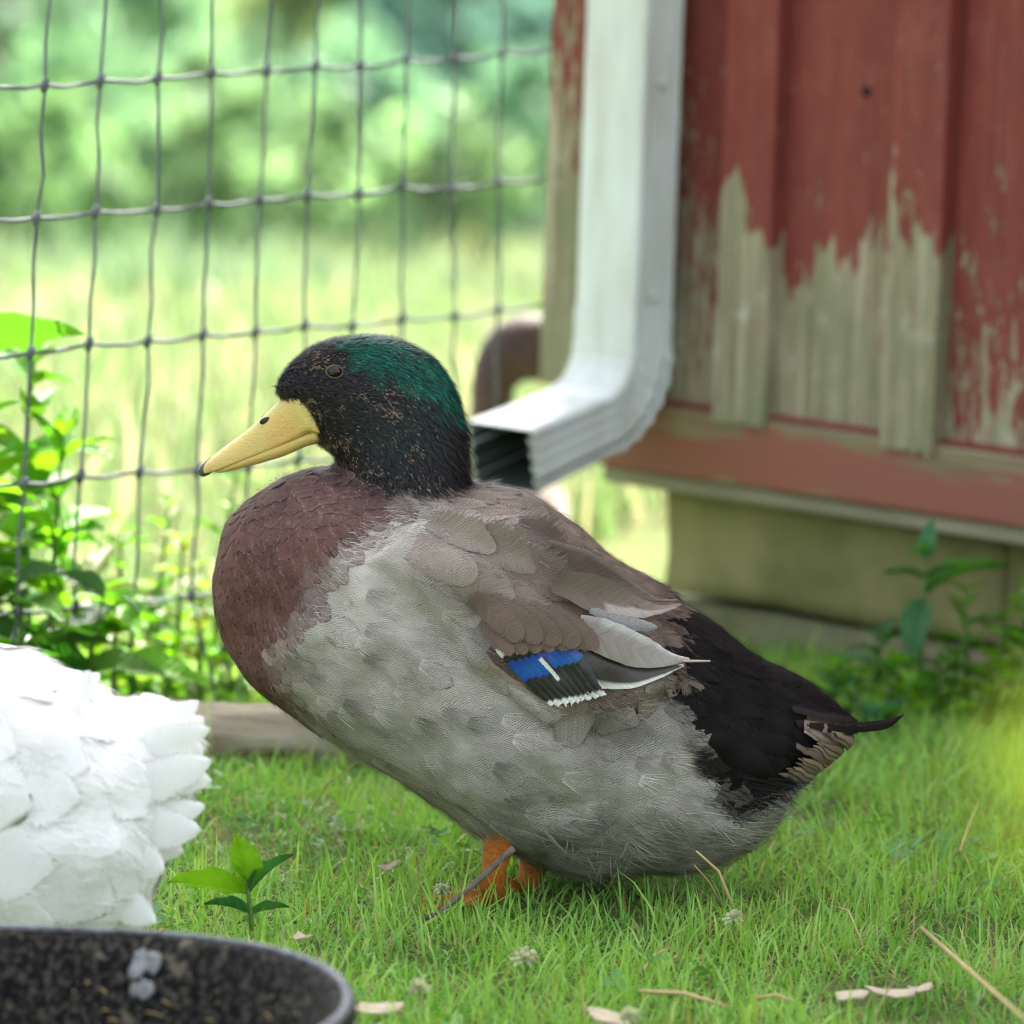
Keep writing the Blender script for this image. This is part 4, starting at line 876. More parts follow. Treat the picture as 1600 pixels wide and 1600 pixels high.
    def q(name, *a, **k): parts.append(quill(name, *a, mat_=k.pop('m', MP), parent=root, bvh=bvh, **k))
    MS = plumage_mat('speculum_sheen', .34, .35, False, sheen=.1, spec=.55)
    # primaries and dark tertial under the rest
    q('flight_feather', [(770, 1030), (810, 1060), (850, 1088), (875, 1103)], [14, 22, 18, 5], (.0015, .003), colf=f_brown((.26, .2, .15), (.36, .28, .2)), camber=.0008)
    q('flight_feather', [(765, 1015), (805, 1050), (845, 1083), (862, 1098)], [14, 20, 16, 4], (.002, .004), colf=f_brown(DK, BR), camber=.0008)
    def f_whedge(t, u): return WH if (u > .62 and t > .35) or t > .965 else g(BK, (.05, .036, .03), t)
    q('tertial', [(840, 1008), (910, 1040), (985, 1056), (1062, 1043)], [26, 52, 40, 6], (.003, .006), colf=f_whedge, m=MS, tipround=0)
    # secondaries with the blue speculum, rear ones on top
    for k in range(9):
        ox, oy = 10.4 * k, -2.6 * k; wt = 20
        def f_s(t, u, k=k):
            if t > .93 - .02 * u: return WH
            if k == 4 and .42 < t < .74: return WH if u > .1 else BK
            if k > 4 and t > .36: return f_spec(t, u) if t < .58 else BK
            return f_spec(min(t, .85), u)
        q('secondary_feather', [(768 + ox, 998 + oy), (798 + ox, 1028 + oy), (828 + ox, 1062 + oy), (862 + ox - 1.0 * k, 1100 + oy * .8)], [16, wt, wt, 8], (.0035 + .0003 * k, .0052 + .0003 * k), colf=f_s, m=MS, tipround=.1, camber=.0005, rows=48)
    # greater coverts hide the roots of the secondaries
    for k in range(6):
        ox, oy = 21 * k, -1.5 * k
        q('covert_feather', [(748 + ox, 968 + oy), (775 + ox, 992 + oy), (803 + ox, 1022 + oy)], [22, 36, 22], (.006, .0105), colf=f_brown((.13, .09, .068), (.19, .137, .10), .3), verm=.1, tipround=.9, soft=True)
    for k in range(5):
        ox, oy = 30 * k, 5 * k
        q('covert_feather', [(735 + ox, 930 + oy), (780 + ox, 965 + oy), (818 + ox, 1000 + oy * .6)], [30, 52, 34], (.0085, .0125), colf=f_brown((.14, .10, .076), (.18, .13, .10), .2), verm=.45, tipround=.9, soft=True)
    # tertials
    def f_t2(t, u): return g(g((.22, .18, .15), (.34, .31, .28), t), (.56, .54, .51), sstep(-.35, -.95, u) * (.9 if t > .2 else .3))  # pale upper edge is a highlight painted into the feather colour
    q('tertial', [(905, 975), (955, 998), (1010, 1018), (1074, 1034)], [40, 64, 52, 4], (.0095, .0115), colf=f_t2, verm=0, tipround=0)
    q('tertial', [(925, 950), (965, 965), (1000, 973), (1028, 974)], [16, 24, 26, 10], (.0108, .011), colf=lambda t, u: SV, verm=.5, tipround=.6)
    q('tertial', [(870, 905), (930, 928), (990, 945), (1058, 953)], [40, 62, 48, 12], (.011, .0115), colf=lambda t, u: g(g((.15, .11, .088), (.26, .21, .175), t), (.46, .40, .36), .8 if (u > .1 and t > .45) else 0), verm=.15, tipround=.5)
    q('tertial', [(850, 860), (910, 888), (970, 915), (1050, 948)], [44, 58, 46, 8], (.0125, .013), colf=f_brown((.13, .095, .075), (.18, .135, .11), .6), verm=.12, tipround=.3)
    # scapulars
    for (x0, y0, x1, y1, w) in ((760, 905, 880, 985, 74), (820, 935, 925, 1003, 62), (850, 900, 968, 975, 66), (790, 860, 905, 930, 74), (870, 850, 960, 915, 50), (735, 830, 850, 885, 66), (810, 808, 905, 865, 54), (700, 870, 800, 950, 70), (640, 845, 745, 905, 64), (670, 805, 780, 850, 50)):
        k = (x0 - 640) / 250; a = g((.30, .25, .205), (.145, .103, .08), min(1, max(0, k * 1.2)))
        q('scapular_feather', [(x0, y0), ((x0 + x1) / 2, (y0 + y1) / 2 - 3), (x1, y1)], [w * 1.0, w * 1.35, w * .8], (.0015, .0045), colf=f_brown(a, tuple(x * 1.15 for x in a), .22), verm=.6, tipround=.9, camber=.0022, soft=True)
    # broken quill showing past the tertial tip
    c0 = P(1066, 1033, surf_y(bvh, P(1060, 1033), -1) - .012); c1 = P(1110, 1033, surf_y(bvh, P(1066, 1033), -1) - .014); V2, F2 = tube([c0, (c0 + c1) / 2, c1], [.0011, .0010, .0008], 6); parts.append(obj('quill_shaft', mesh_np('quill_shaft', V2, F2), simple('quill_horn', (.5, .4, .33), (.4, .3, .24), 90, .5, 0), root))
    # --- tail
    for k in range(15):
        t = k / 14; x1, y1 = 1250 + 84 * t + RNG.normal(0, 4), 1220 - 58 * t + RNG.normal(0, 3); x0, y0 = x1 - 40, y1 - 15 - 4 * t; dk = RNG.uniform(.5, 1)
        q('tail_feather', [(x0, y0), ((x0 + x1) / 2 + 4, (y0 + y1) / 2 - 1), (x1, y1)], [2, 13, 2], (.004 + .0007 * k, .003 + .0007 * k), colf=(lambda dk: lambda t, u: g((.30 * dk, .22 * dk, .165 * dk), (.045, .032, .027), float(sstep(.5, .85, abs(u)) * .8)))(dk), tipround=0, camber=.0004)
    for (xa, ya, xb, yb, w_, cA) in ((1240, 1105, 1352, 1130, 14, (.03, .022, .02)), (1262, 1142, 1346, 1166, 10, (.26, .195, .15)), (1235, 1165, 1318, 1186, 9, (.17, .125, .098))):
        q('tail_feather', [(xa, ya), ((xa + xb) / 2, (ya + yb) / 2 + 3), (xb, yb)], [w_, w_ * 1.1, 1.5], (.010, .008), colf=(lambda cA: lambda t, u: g(cA, tuple(x * .35 for x in cA), float(sstep(.1, .8, -u))))(cA), tipround=0, camber=.0006)
    q('tail_feather', [(1255, 1135), (1300, 1150), (1342, 1158)], [22, 30, 10], (.006, .004), colf=lambda t, u: (.62, .55, .48) if u > .5 or t > .93 else (.24, .175, .14), tipround=.2)
    q('tail_feather', [(1260, 1120), (1310, 1133), (1345, 1122)], [20, 22, 8], (.004, .002), colf=lambda t, u: (.55, .53, .5) if t > .85 else (.1, .08, .07), tipround=.4)
    q('curled_tail_feather', [(1245, 1130), (1310, 1146), (1370, 1138), (1412, 1117)], [14, 24, 20, 2], (.006, .004), colf=lambda t, u: (.018, .013, .012), tipround=0)
    for (x0, y0, x1, y1, w) in ((1150, 1050, 1255, 1095, 60), (1180, 1085, 1300, 1120, 62), (1160, 1110, 1285, 1152, 60), (1150, 1140, 1248, 1178, 50), (1110, 1150, 1200, 1205, 60), (1100, 1080, 1200, 1120, 64), (1050, 960, 1150, 1020, 52), (1090, 1010, 1195, 1060, 58), (1040, 1010, 1130, 1065, 60)):
        q('rump_feather', [(x0, y0), ((x0 + x1) / 2, (y0 + y1) / 2 - 4), (x1, y1)], [w * .8, w * 1.2, w * .4], (.0015, .0042), colf=lambda t, u: (.008, .0065, .0065) if abs(u) < .85 else (.022, .016, .014), tipround=.8, camber=.003, soft=True)
    for p_ in parts:
        if p_.name.split('.')[0] in ('secondary_feather', 'covert_feather', 'flight_feather'): mirror_y(p_)
    # --- legs
    mo = simple('orange_leg_skin', (.55, .17, .022), (.30, .08, .015), 330, .5, .9, .0014)
    for (pts, Y) in (([(790, 1255), (783, 1305), (772, 1355), (768, 1392)], -.072), ([(846, 1300), (838, 1340), (828, 1372), (822, 1392)], -.015)):
        c_ = [P(a, b_, Y) for a, b_ in pts]; gz = .006; c_[-1].z = gz + .006; v, f = tube([c_[0], c_[0].lerp(c_[1], .6), c_[1], c_[2], c_[3]], [.020, .0165, .0128, .0095, .0112], 16); leg = obj('leg', mesh_np('leg', v, f), mo, root)
        an = c_[-1]; toes = []
        for a in (-.55, 0, .5):
            d = Vector((-math.cos(a), -math.sin(a), 0)); l = .062 if a == 0 else .055; tp = [an, an + d * l * .5 + Vector((0, 0, -.001)), an + d * l + Vector((0, 0, -.006))]; toes.append(tp)
            v, f = tube(tp, [.0055, .0042, .0022], 8); obj('toe', mesh_np('toe', v, f), mo, leg)
        wv = [toes[i][j] + Vector((0, 0, -.001)) for i in range(3) for j in range(3)]; bm = bmesh.new(); bv = [bm.verts.new(x) for x in wv]
        for i in range(2):
            for j in range(2): bm.faces.new((bv[i * 3 + j], bv[i * 3 + j + 1], bv[i * 3 + 4 + j], bv[i * 3 + 3 + j])) if (j or i >= 0) else None
        ob = obj('web', bm_mesh('web', bm, True), mo, leg); sm = ob.modifiers.new('t', 'SOLIDIFY'); sm.thickness = .0016
    return root
build_drake()

# ================================================================== THE WHITE DUCK
def build_white():
    YW = -.36; root = empty('white_duck', (P(-150, 1300, YW).x, YW, 0), 0, 'white duck with ruffled tail feathers standing behind the black rubber pan', 'duck'); inv = -Vector(root.location)
    body = [(308, 1140, 312, 1175, .012), (255, 1112, 292, 1265, .045), (190, 1098, 250, 1370, .070), (120, 1068, 222, 1440, .088), (40, 1028, 170, 1492, .102), (-70, 1004, 70, 1525, .112), (-200, 995, -80, 1532, .115),
            (-340, 1000, -230, 1520, .110), (-480, 1030, -390, 1480, .095), (-590, 1090, -540, 1390, .065), (-650, 1190, -640, 1280, .02)]
    neck = [(-640, 1180, -430, 1180, .05), (-640, 1050, -480, 1050, .036), (-640, 930, -520, 920, .028), (-650, 820, -530, 800, .026), (-680, 760, -520, 730, .030), (-690, 710, -530, 680, .030), (-660, 650, -560, 640, .022), (-630, 625, -590, 625, .01)]
    me = fused([loft(pair_secs(body, YW)), loft(pair_secs(neck, YW, power=2.0))], .005, 8); V, Nn = mesh_vn(me)
    lump = fbm(V, 14, 21.0, 2) * .014 + fbm(V, 34, 2.0, 2) * .005; V = V + Nn * (lump * .75)[:, None] + np.array(inv); me.vertices.foreach_set('co', V.astype(np.float32).ravel()); me.update(); V, Nn = mesh_vn(me); bvh = bvh_of(me)
    # side-view px on this duck's own plane
    def wpx(v):
        q_ = v - np.array(inv); q_ = q_.copy(); q_[:, 1] = YW; q_ = q_ - _c; w = q_ @ _f; return np.stack([800 + FPX * (q_ @ _r) / w, 800 - FPX * (q_ @ _u) / w], 1)
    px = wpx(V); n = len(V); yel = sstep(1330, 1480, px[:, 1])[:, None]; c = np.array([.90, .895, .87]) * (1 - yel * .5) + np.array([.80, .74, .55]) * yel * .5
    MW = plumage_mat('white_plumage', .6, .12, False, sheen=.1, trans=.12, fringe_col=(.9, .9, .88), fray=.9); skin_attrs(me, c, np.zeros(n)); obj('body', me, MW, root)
    d = np.repeat([[1.0, .30]], n, 0); nk = (px[:, 0] < -430) & (px[:, 1] < 1150); d[nk] = (.2, 1.0); f = d[:, :1] * np.array(right) - d[:, 1:] * np.array(up); f[:, 1] = 0
    perm = RNG.permutation(n); rad = np.where(nk, .009, .042); ids = poisson(V, perm, rad); sz = np.where(nk[ids], .4, 1.0) * RNG.uniform(.8, 1.25, len(ids))
    lay_feathers('body_feathers', V[ids], Nn[ids], f[ids] + RNG.normal(0, .16, (len(ids), 3)), .092 * sz, .064 * sz, bvh, c[ids] * RNG.uniform(.96, 1.03, (len(ids), 1)), np.zeros(len(ids)), np.zeros(len(ids)), h0=-.0010, lift=.0038, conform=1.0, camber=.0006, mat_=MW, parent=root)
    ids = RNG.choice(n, 16000); lay_strands('body_barbs', V[ids] + Nn[ids] * .0015, Nn[ids], f[ids], RNG.uniform(.010, .022, 16000), np.full(16000, .0007), RNG.uniform(0, .04, 16000), c[ids], MW, root, .3)
    # loose tail and rump feathers, each its own piece
    for (x0, y0, x1, y1, w, o, yy) in ((215, 1180, 318, 1122, 52, .004, -.03), (210, 1150, 292, 1100, 46, .003, 0), (195, 1140, 262, 1100, 44, .003, .03), (200, 1230, 330, 1222, 60, .006, -.05), (215, 1205, 318, 1165, 54, .006, -.04), (200, 1290, 306, 1296, 56, .008, -.055),
                                       (190, 1340, 258, 1362, 52, .008, -.06), (100, 1120, 152, 1056, 46, .004, -.02), (80, 1090, 135, 1072, 44, .004, .02), (180, 1400, 240, 1440, 50, .008, -.06), (205, 1265, 312, 1258, 50, .006, -.05), (225, 1150, 305, 1098, 40, .004, -.045), (230, 1165, 322, 1140, 44, .004, -.055), (215, 1235, 325, 1190, 56, .006, -.06), (195, 1310, 285, 1330, 50, .006, -.03), (90, 1105, 140, 1048, 36, .003, -.05), (215, 1190, 308, 1200, 50, .005, -.02), (170, 1120, 232, 1098, 40, .004, -.01)):
        V2 = []; F2 = []; R_, C_ = 12, 7; a = np.array([x0, y0]); b = np.array([x1, y1]); w *= RNG.uniform(1.1, 1.45); b = a + (b - a) * RNG.uniform(1.0, 1.12); t2 = (b - a) / np.hypot(*(b - a)); nn = np.array([-t2[1], t2[0]]); bend_ = RNG.normal(0, 5)
        wp = [.55, .85, 1, 1.04, 1.05, 1.02, .96, .87, .73, .55, .33, .04]
        for i in range(R_):
            t = i / (R_ - 1)
            for j in range(C_):
                u = -1 + 2 * j / (C_ - 1); q_ = a + (b - a) * t + nn * (u * w * .5 * wp[i] + bend_ * math.sin(t * 3)); V2.append(P(q_[0], q_[1], YW + yy - o * t * .6 + .0015 * u * u + .004 * t * t * (1 if x0 % 2 else -1)) + inv)
        F2 = [(i * C_ + j, i * C_ + j + 1, (i + 1) * C_ + j + 1, (i + 1) * C_ + j) for i in range(R_ - 1) for j in range(C_ - 1)]
        m2 = mesh_np('tail_feather', V2, F2); k = len(V2); skin_attrs(m2, np.repeat([[.90, .895, .87]], k, 0), np.zeros(k)); m2.attributes['edge'].data.foreach_set('value', np.array([max(abs(-1 + 2 * j / (C_ - 1)), (i / (R_ - 1) - .8) * 5) for i in range(R_) for j in range(C_)], np.float32)); m2.attributes['fuv'].data.foreach_set('vector', np.array([((-1 + 2 * j / (C_ - 1)) * .012, i / (R_ - 1) * .06, x0 * .1) for i in range(R_) for j in range(C_)], np.float32).ravel()); obj('tail_feather', m2, MW, root)
    mo = simple('pale_orange_leg', (.55, .24, .05), (.4, .15, .03), 120, .5, .3, .001); mbk = simple('orange_bill', (.62, .34, .06), (.5, .24, .05), 60, .45, .1, .001)
    for yy in (-.05, .05):
        b = P(-160, 1470, YW + yy) + inv; e = Vector((b.x, b.y, .006)); v, f_ = tube([b, b.lerp(e, .5), e], [.016, .010, .009], 10); lg = obj('leg', mesh_np('leg', v, f_), mo, root)
        for aa in (-.5, 0, .5):
            dd = Vector((-math.cos(aa), -math.sin(aa), 0)); v, f_ = tube([e, e + dd * .035, e + dd * .065 + Vector((0, 0, -.003))], [.006, .0045, .0025], 8); obj('toe', mesh_np('toe', v, f_), mo, lg)
    v, f_ = loft(pair_secs([(-660, 700, -650, 760, .016), (-700, 720, -690, 768, .014), (-760, 755, -755, 780, .014), (-800, 770, -797, 782, .009), (-812, 776, -812, 780, .003)], YW, 3, 20)); obj('bill', mesh_np('bill', [p_ + inv for p_ in v], f_), mbk, root)
    em = bpy.data.materials['dark_eye']
    for sd in (-1, 1):
        bm = bmesh.new(); bmesh.ops.create_uvsphere(bm, u_segments=14, v_segments=8, radius=.005); c0 = P(-620, 690, YW + sd * .027) + inv
        for q_ in bm.verts: q_.co += c0
        obj('eye', bm_mesh('eye', bm, True), em, root)
build_white()

# ================================================================== THE BROWN DUCK behind the fence
def build_brown():
    YB = 1.80; o0 = P(800, 830, YB); root = empty('brown_duck', (o0.x, o0.y, float(terrain_z(o0.x, YB))), 0, 'brown duck behind the wire fence, neck raised beside the barn corner', 'duck'); inv = -Vector(root.location)
    secs = []
    for (y, cz, hw, hh) in ((-.13, 0, .004, .004), (-.115, 0, .03, .035), (-.07, 0, .052, .058), (0, -.002, .062, .066), (.08, -.004, .06, .062), (.15, .004, .046, .045), (.21, .016, .024, .022), (.25, .024, .004, .004)):
        c = P(797, 812, YB) + Vector((0, y, cz)); secs.append([c + Vector((hw * math.cos(a), 0, hh * math.sin(a))) for a in np.linspace(0, 2 * math.pi, 25)[:-1]])
    neck = [(728, 830, 860, 830, .04), (727, 770, 815, 775, .032), (733, 700, 800, 705, .026), (736, 640, 798, 645, .025), (738, 590, 806, 600, .026), (748, 550, 830, 592, .028), (768, 515, 862, 594, .030), (800, 494, 892, 592, .030), (840, 490, 915, 578, .027), (880, 500, 925, 560, .02), (905, 515, 925, 545, .008)]
    me = fused([loft(secs), loft(pair_secs(neck, YB - .05, power=2.0))], .005, 6); V, Nn = mesh_vn(me); V = V + np.array(inv); me.vertices.foreach_set('co', V.astype(np.float32).ravel()); me.update(); V, Nn = mesh_vn(me); bvh = bvh_of(me); n = len(V)
    hi = sstep(.10, .26, V[:, 2])[:, None]; c = np.array([.13, .078, .055]) * (1 - hi) + np.array([.055, .033, .025]) * hi; c = c * (1 + .3 * fbm(V, 40, 4.0, 2))[:, None]
    M = plumage_mat('brown_plumage', .65, .3, False); skin_attrs(me, c, np.zeros(n)); obj('body', me, M, root)
    f = np.zeros((n, 3)); f[:, 1] = .9; f[:, 2] = -.3; up_ = V[:, 2] > .10; f[up_] = (0.15, 0, -1)
    ids = poisson(V, RNG.permutation(n), np.full(n, .010)); ids = ids
    lay_feathers('body_feathers', V[ids], Nn[ids], f[ids] + RNG.normal(0, .06, (len(ids), 3)), np.full(len(ids), .026), np.full(len(ids), .018), bvh, c[ids] * RNG.uniform(.8, 1.2, (len(ids), 1)), np.zeros(len(ids)), np.full(len(ids), .25), mat_=M, parent=root)
    mo = bpy.data.materials['orange_leg_skin']; mb = bpy.data.materials['bill_nail_horn']
    for xx in (-.03, .03):
        b = P(797, 812, YB) + inv + Vector((xx, 0, -.05)); e = Vector((b.x, b.y - .01, .004)); v, f_ = tube([b, b.lerp(e, .5), e], [.012, .008, .007], 8); lg = obj('leg', mesh_np('leg', v, f_), mo, root)
        v, f_ = tube([e, e + Vector((0, .03, 0)), e + Vector((0, .055, -.002))], [.008, .006, .003], 8); obj('foot', mesh_np('foot', v, f_), mo, lg)
    v, f_ = loft(pair_secs([(905, 520, 900, 562, .014), (935, 535, 930, 566, .012), (975, 556, 972, 573, .012), (992, 566, 992, 572, .004)], YB - .05, 3, 16)); obj('bill', mesh_np('bill', [p_ + inv for p_ in v], f_), mb, root)
    for sd in (-1, 1):
        bm = bmesh.new(); bmesh.ops.create_uvsphere(bm, u_segments=12, v_segments=8, radius=.0045); c0 = P(875, 535, YB - .05 + sd * .026) + inv
        for q_ in bm.verts: q_.co += c0
        obj('eye', bm_mesh('eye', bm, True), bpy.data.materials['dark_eye'], root)
build_brown()

# ================================================================== RUBBER PAN
def build_pan():
    c = PG(22, 1556, .10); R0 = .212
    root = empty('feed_pan', (c.x, c.y, .004), 0, 'black rubber feed pan spattered with dried mud and droppings', 'pan')
    m, nt, b = mat('muddy_black_rubber'); tc = N(nt, 'TexCoord'); v = tc.outputs['Object']; n1 = noise_n(nt, v, 35, 6, .7); n2 = noise_n(nt, mapping(nt, v, (1, 1, .8)), 190, 6, .8); n3 = noise_n(nt, v, 14, 4, .6)
    col = mixc(nt, ramp(nt, n2, [(.50, (0, 0, 0)), (.60, (.9, .9, .9))]), (.003, .003, .0035), (.085, .078, .058)); col = mixc(nt, ramp(nt, n1, [(.60, (0, 0, 0)), (.66, (.7, .7, .7))]), col, (.17, .15, .10))
    col = mixc(nt, ramp(nt, n3, [(.66, (0, 0, 0)), (.72, (.8, .8, .8))]), col, (.50, .50, .50))
    L(nt, col, b.inputs['Base Color']); b.inputs['Roughness'].default_value = .85; b.inputs['Specular IOR Level'].default_value = .15; bump(nt, b, n2, .6, .003)
    prof = [(.0, .012), (.15, .012), (R0 - .045, .018), (R0 - .022, .06), (R0 - .008, .094), (R0, .100), (R0 + .007, .097), (R0 + .008, .088), (R0 - .002, .084), (R0 - .02, .03), (R0 - .04, .0), (0, .0)]
    n = 72; V = []; F = []
    for i, (r, z) in enumerate(prof):
        for k in range(n):
            a = 2 * math.pi * k / n; w = 1 + .012 * math.sin(2 * a + .5); V.append((max(r, .0005) * w * math.cos(a), max(r, .0005) * w * math.sin(a), z + (.003 * math.sin(3 * a) if i in (4, 5, 6, 7) else 0)))
    for i in range(len(prof) - 1):
        for k in range(n): F.append((i * n + k, i * n + (k + 1) % n, (i + 1) * n + (k + 1) % n, (i + 1) * n + k))
    F.append(tuple(range(n))); F.append(tuple((len(prof) - 1) * n + k for k in range(n))[::-1])
    obj('bowl', mesh_np('bowl', V, F), m, root)
    # pale rim band
    mr = simple('pale_rim', (.17, .18, .20), (.02, .02, .024), 130, .55, .3, .002); rp = [(R0 + .0020 + .0038 * math.cos(t), .0990 + .0028 * math.sin(t)) for t in np.linspace(0, 2 * math.pi, 9)[:-1]]
    V = []; F = []
    for (r, z) in rp:
        for k in range(n):
            a = 2 * math.pi * k / n; w = 1 + .012 * math.sin(2 * a + .5); V.append((r * w * math.cos(a), r * w * math.sin(a), z + .003 * math.sin(3 * a)))
    for i in range(8):
        for k in range(n): F.append((i * n + k, i * n + (k + 1) % n, ((i + 1) % 8) * n + (k + 1) % n, ((i + 1) % 8) * n + k))
    obj('rim', mesh_np('rim', V, F), mr, root)
    # white droppings dried on the inner wall, a real crust
    md = simple('white_dropping_crust', (.33, .34, .34), (.14, .14, .13), 150, .8, .6, .002); a0 = math.atan2((PG(265, 1500, .08) - c).y, (PG(265, 1500, .08) - c).x)
    bm = bmesh.new()
    for k in range(14):
        da, z, sz = RNG.normal(0, .02), .084 + RNG.normal(-.006, .009), RNG.gamma(2.0, .0013) + .0008; z = min(z, .095); a = a0 + da; t = Vector((-math.sin(a), math.cos(a), 0)); nn = Vector((math.cos(a), math.sin(a), 0))
        g_ = bmesh.ops.create_icosphere(bm, subdivisions=2, radius=1)
        for v_ in g_['verts']:
            q = v_.co * (1 + .5 * mnoise.noise(v_.co * 1.8 + Vector((k * 9.1, 0, 0)))); zz = z + q.z * sz * 1.3; v_.co = nn * (R0 - .0102 - (.094 - zz) * .40 + q.x * .0003) + t * q.y * sz * 1.2 + Vector((0, 0, zz))
    obj('dropping_splatter', bm_mesh('dropping_splatter', bm, True), md, root, kind='stuff')
    ms = simple('straw_scrap', (.42, .31, .13), (.30, .2, .08), 80, .7, 0); bits = []
    for k in range(110):
        a = RNG.uniform(.2, 2.9); r = R0 - RNG.uniform(.012, .05); z = .012 + max(0, (r - (R0 - .045))) * 1.9 + .004; p0 = Vector((r * math.cos(a), r * math.sin(a), z)); d = Vector((-math.sin(a), math.cos(a), RNG.normal(0, .4))).normalized() * RNG.gamma(2, .0014)
        w_ = RNG.uniform(.3, 1.1); bits.append(tube([p0 - d, p0 + Vector((0, 0, .001)), p0 + d], [.0008 * w_, .0011 * w_, .0007 * w_], 5))
    V = []; F = []
    for v_, f_ in bits: o = len(V); V += v_; F += [tuple(i + o for i in q) for q in f_]
    obj('chaff', mesh_np('chaff', V, F), ms, root, kind='stuff')
build_pan()

# ================================================================== LOG at the foot of the fence
def build_log():
    a = PG(300, 1212); b = PG(600, 1206); a.y += .05; b.y += .06; a.x -= .12; b.x += .02; root = empty('log', ((a.x + b.x) / 2, (a.y + b.y) / 2, 0), 0, 'weathered pale grey timber log lying along the fence foot', 'log'); inv = -Vector(root.location)
    m, nt, bs = mat('weathered_log'); tc = N(nt, 'TexCoord'); v = tc.outputs['Object']; n1 = noise_n(nt, mapping(nt, v, (5, 40, 40)), 1, 6, .65, .5); n2 = noise_n(nt, mapping(nt, v, (14, 14, 20)), 1, 4, .6)
    c = ramp(nt, n1, [(.3, (.10, .075, .045)), (.5, (.30, .25, .18)), (.7, (.46, .41, .33))]); L(nt, mixc(nt, ramp(nt, n2, [(.5, (0, 0, 0)), (.7, (.5, .5, .5))]), c, (.16, .17, .08)), bs.inputs['Base Color']); bs.inputs['Roughness'].default_value = .9; bump(nt, bs, n1, .8, .006)
    secs = []; ax = (b - a).normalized(); sd = Vector((-ax.y, ax.x, 0))
    for i in range(36):
        t = i / 35; c0 = a.lerp(b, t) + inv; c0.z = .018; r0 = .034 * (1 + .12 * math.sin(t * 9)) * (1 if .02 < t < .98 else .86); ring = []
        for k in range(28):
            th = 2 * math.pi * k / 28; r = r0 * (1 + .16 * mnoise.noise(Vector((t * 2.0, math.cos(th) * 2.2, math.sin(th) * 2.2))) + .07 * mnoise.noise(Vector((t * 6, math.cos(th) * 7, math.sin(th) * 7))))
            ring.append(c0 + sd * r * math.cos(th) * 1.15 + Vector((0, 0, r * math.sin(th))))
        secs.append(ring)
    V, F = loft(secs); obj('trunk', mesh_np('trunk', V, F), m, root)
    # a split slab of bark still clinging
    sl_ = [[p_ + Vector((0, -.004, .005)) for p_ in s[15:24]] for s in secs[8:26]]; V = [p_ for s in sl_ for p_ in s]; k = len(sl_[0]); F = [(i * k + j, i * k + j + 1, (i + 1) * k + j + 1, (i + 1) * k + j) for i in range(len(sl_) - 1) for j in range(k - 1)]
    o = obj('bark', mesh_np('bark', V, F), simple('loose_bark', (.24, .19, .13), (.11, .085, .05), 30, .95, .7, .003), root); md = o.modifiers.new('t', 'SOLIDIFY'); md.thickness = .004
build_log()

# ================================================================== BROADLEAF WEEDS
def leaf_mesh(name, Lf, Wf, droop=.3, fold=.25, serr=.0, pointed=1.0):
    R_, C_ = 11, 7; V = []
    for i in range(R_):
        t = i / (R_ - 1); w = Wf * .5 * (math.sin(math.pi * min(1, t ** .75)) ** .9) * (1 - .15 * t * pointed) + .0006; x = Lf * t; z = Lf * (.22 * t - droop * t * t)
        for j in range(C_):
            u = -1 + 2 * j / (C_ - 1); s = 1 + (serr * (1 if i % 2 else -1) if abs(u) > .99 else 0); V.append((x, w * u * s, z + abs(u) * w * fold * 2 - .0015 * math.cos(u * 9) * (1 - abs(u)) + .04 * Wf * math.sin(t * 17) * abs(u)))
    F = [(i * C_ + j, i * C_ + j + 1, (i + 1) * C_ + j + 1, (i + 1) * C_ + j) for i in range(R_ - 1) for j in range(C_ - 1)]
    return mesh_np(name, V, F)
def leaf_mat(name, col, trans=.45):
    m = leafy(name, False, col, trans, .42); nt = m.node_tree; b = nt.nodes['Principled BSDF']; tc = N(nt, 'TexCoord')
    sx = N(nt, 'SeparateXYZ'); L(nt, tc.outputs['Object'], sx.inputs[0]); au = math_n(nt, 'ABSOLUTE', sx.outputs[1]); q = math_n(nt, 'SINE', math_n(nt, 'MULTIPLY', math_n(nt, 'SUBTRACT', sx.outputs[0], math_n(nt, 'MULTIPLY', au, .9)), 700)); bump(nt, b, q, .35, .0012); return m
ML = {'bright': leaf_mat('bright_leaf', (.17, .37, .022), .5), 'mid': leaf_mat('mid_leaf', (.085, .235, .022)), 'dark': leaf_mat('dark_leaf', (.04, .135, .02), .35), 'cool': leaf_mat('cool_leaf', (.06, .21, .075), .4), 'yellow': leaf_mat('yellow_leaf', (.24, .32, .07), .5)}
MSTEM = simple('green_stem', (.12, .20, .04), (.07, .12, .03), 60, .6, .2, .001)
LM = {}
def get_leaf(kind, Lf, Wf, droop):
    k = (kind, round(Lf, 3), round(Wf, 3), round(droop, 1))
    if k not in LM: LM[k] = leaf_mesh('leaf', Lf, Wf, droop, serr=.05); LM[k].materials.append(ML[kind])
    return LM[k]
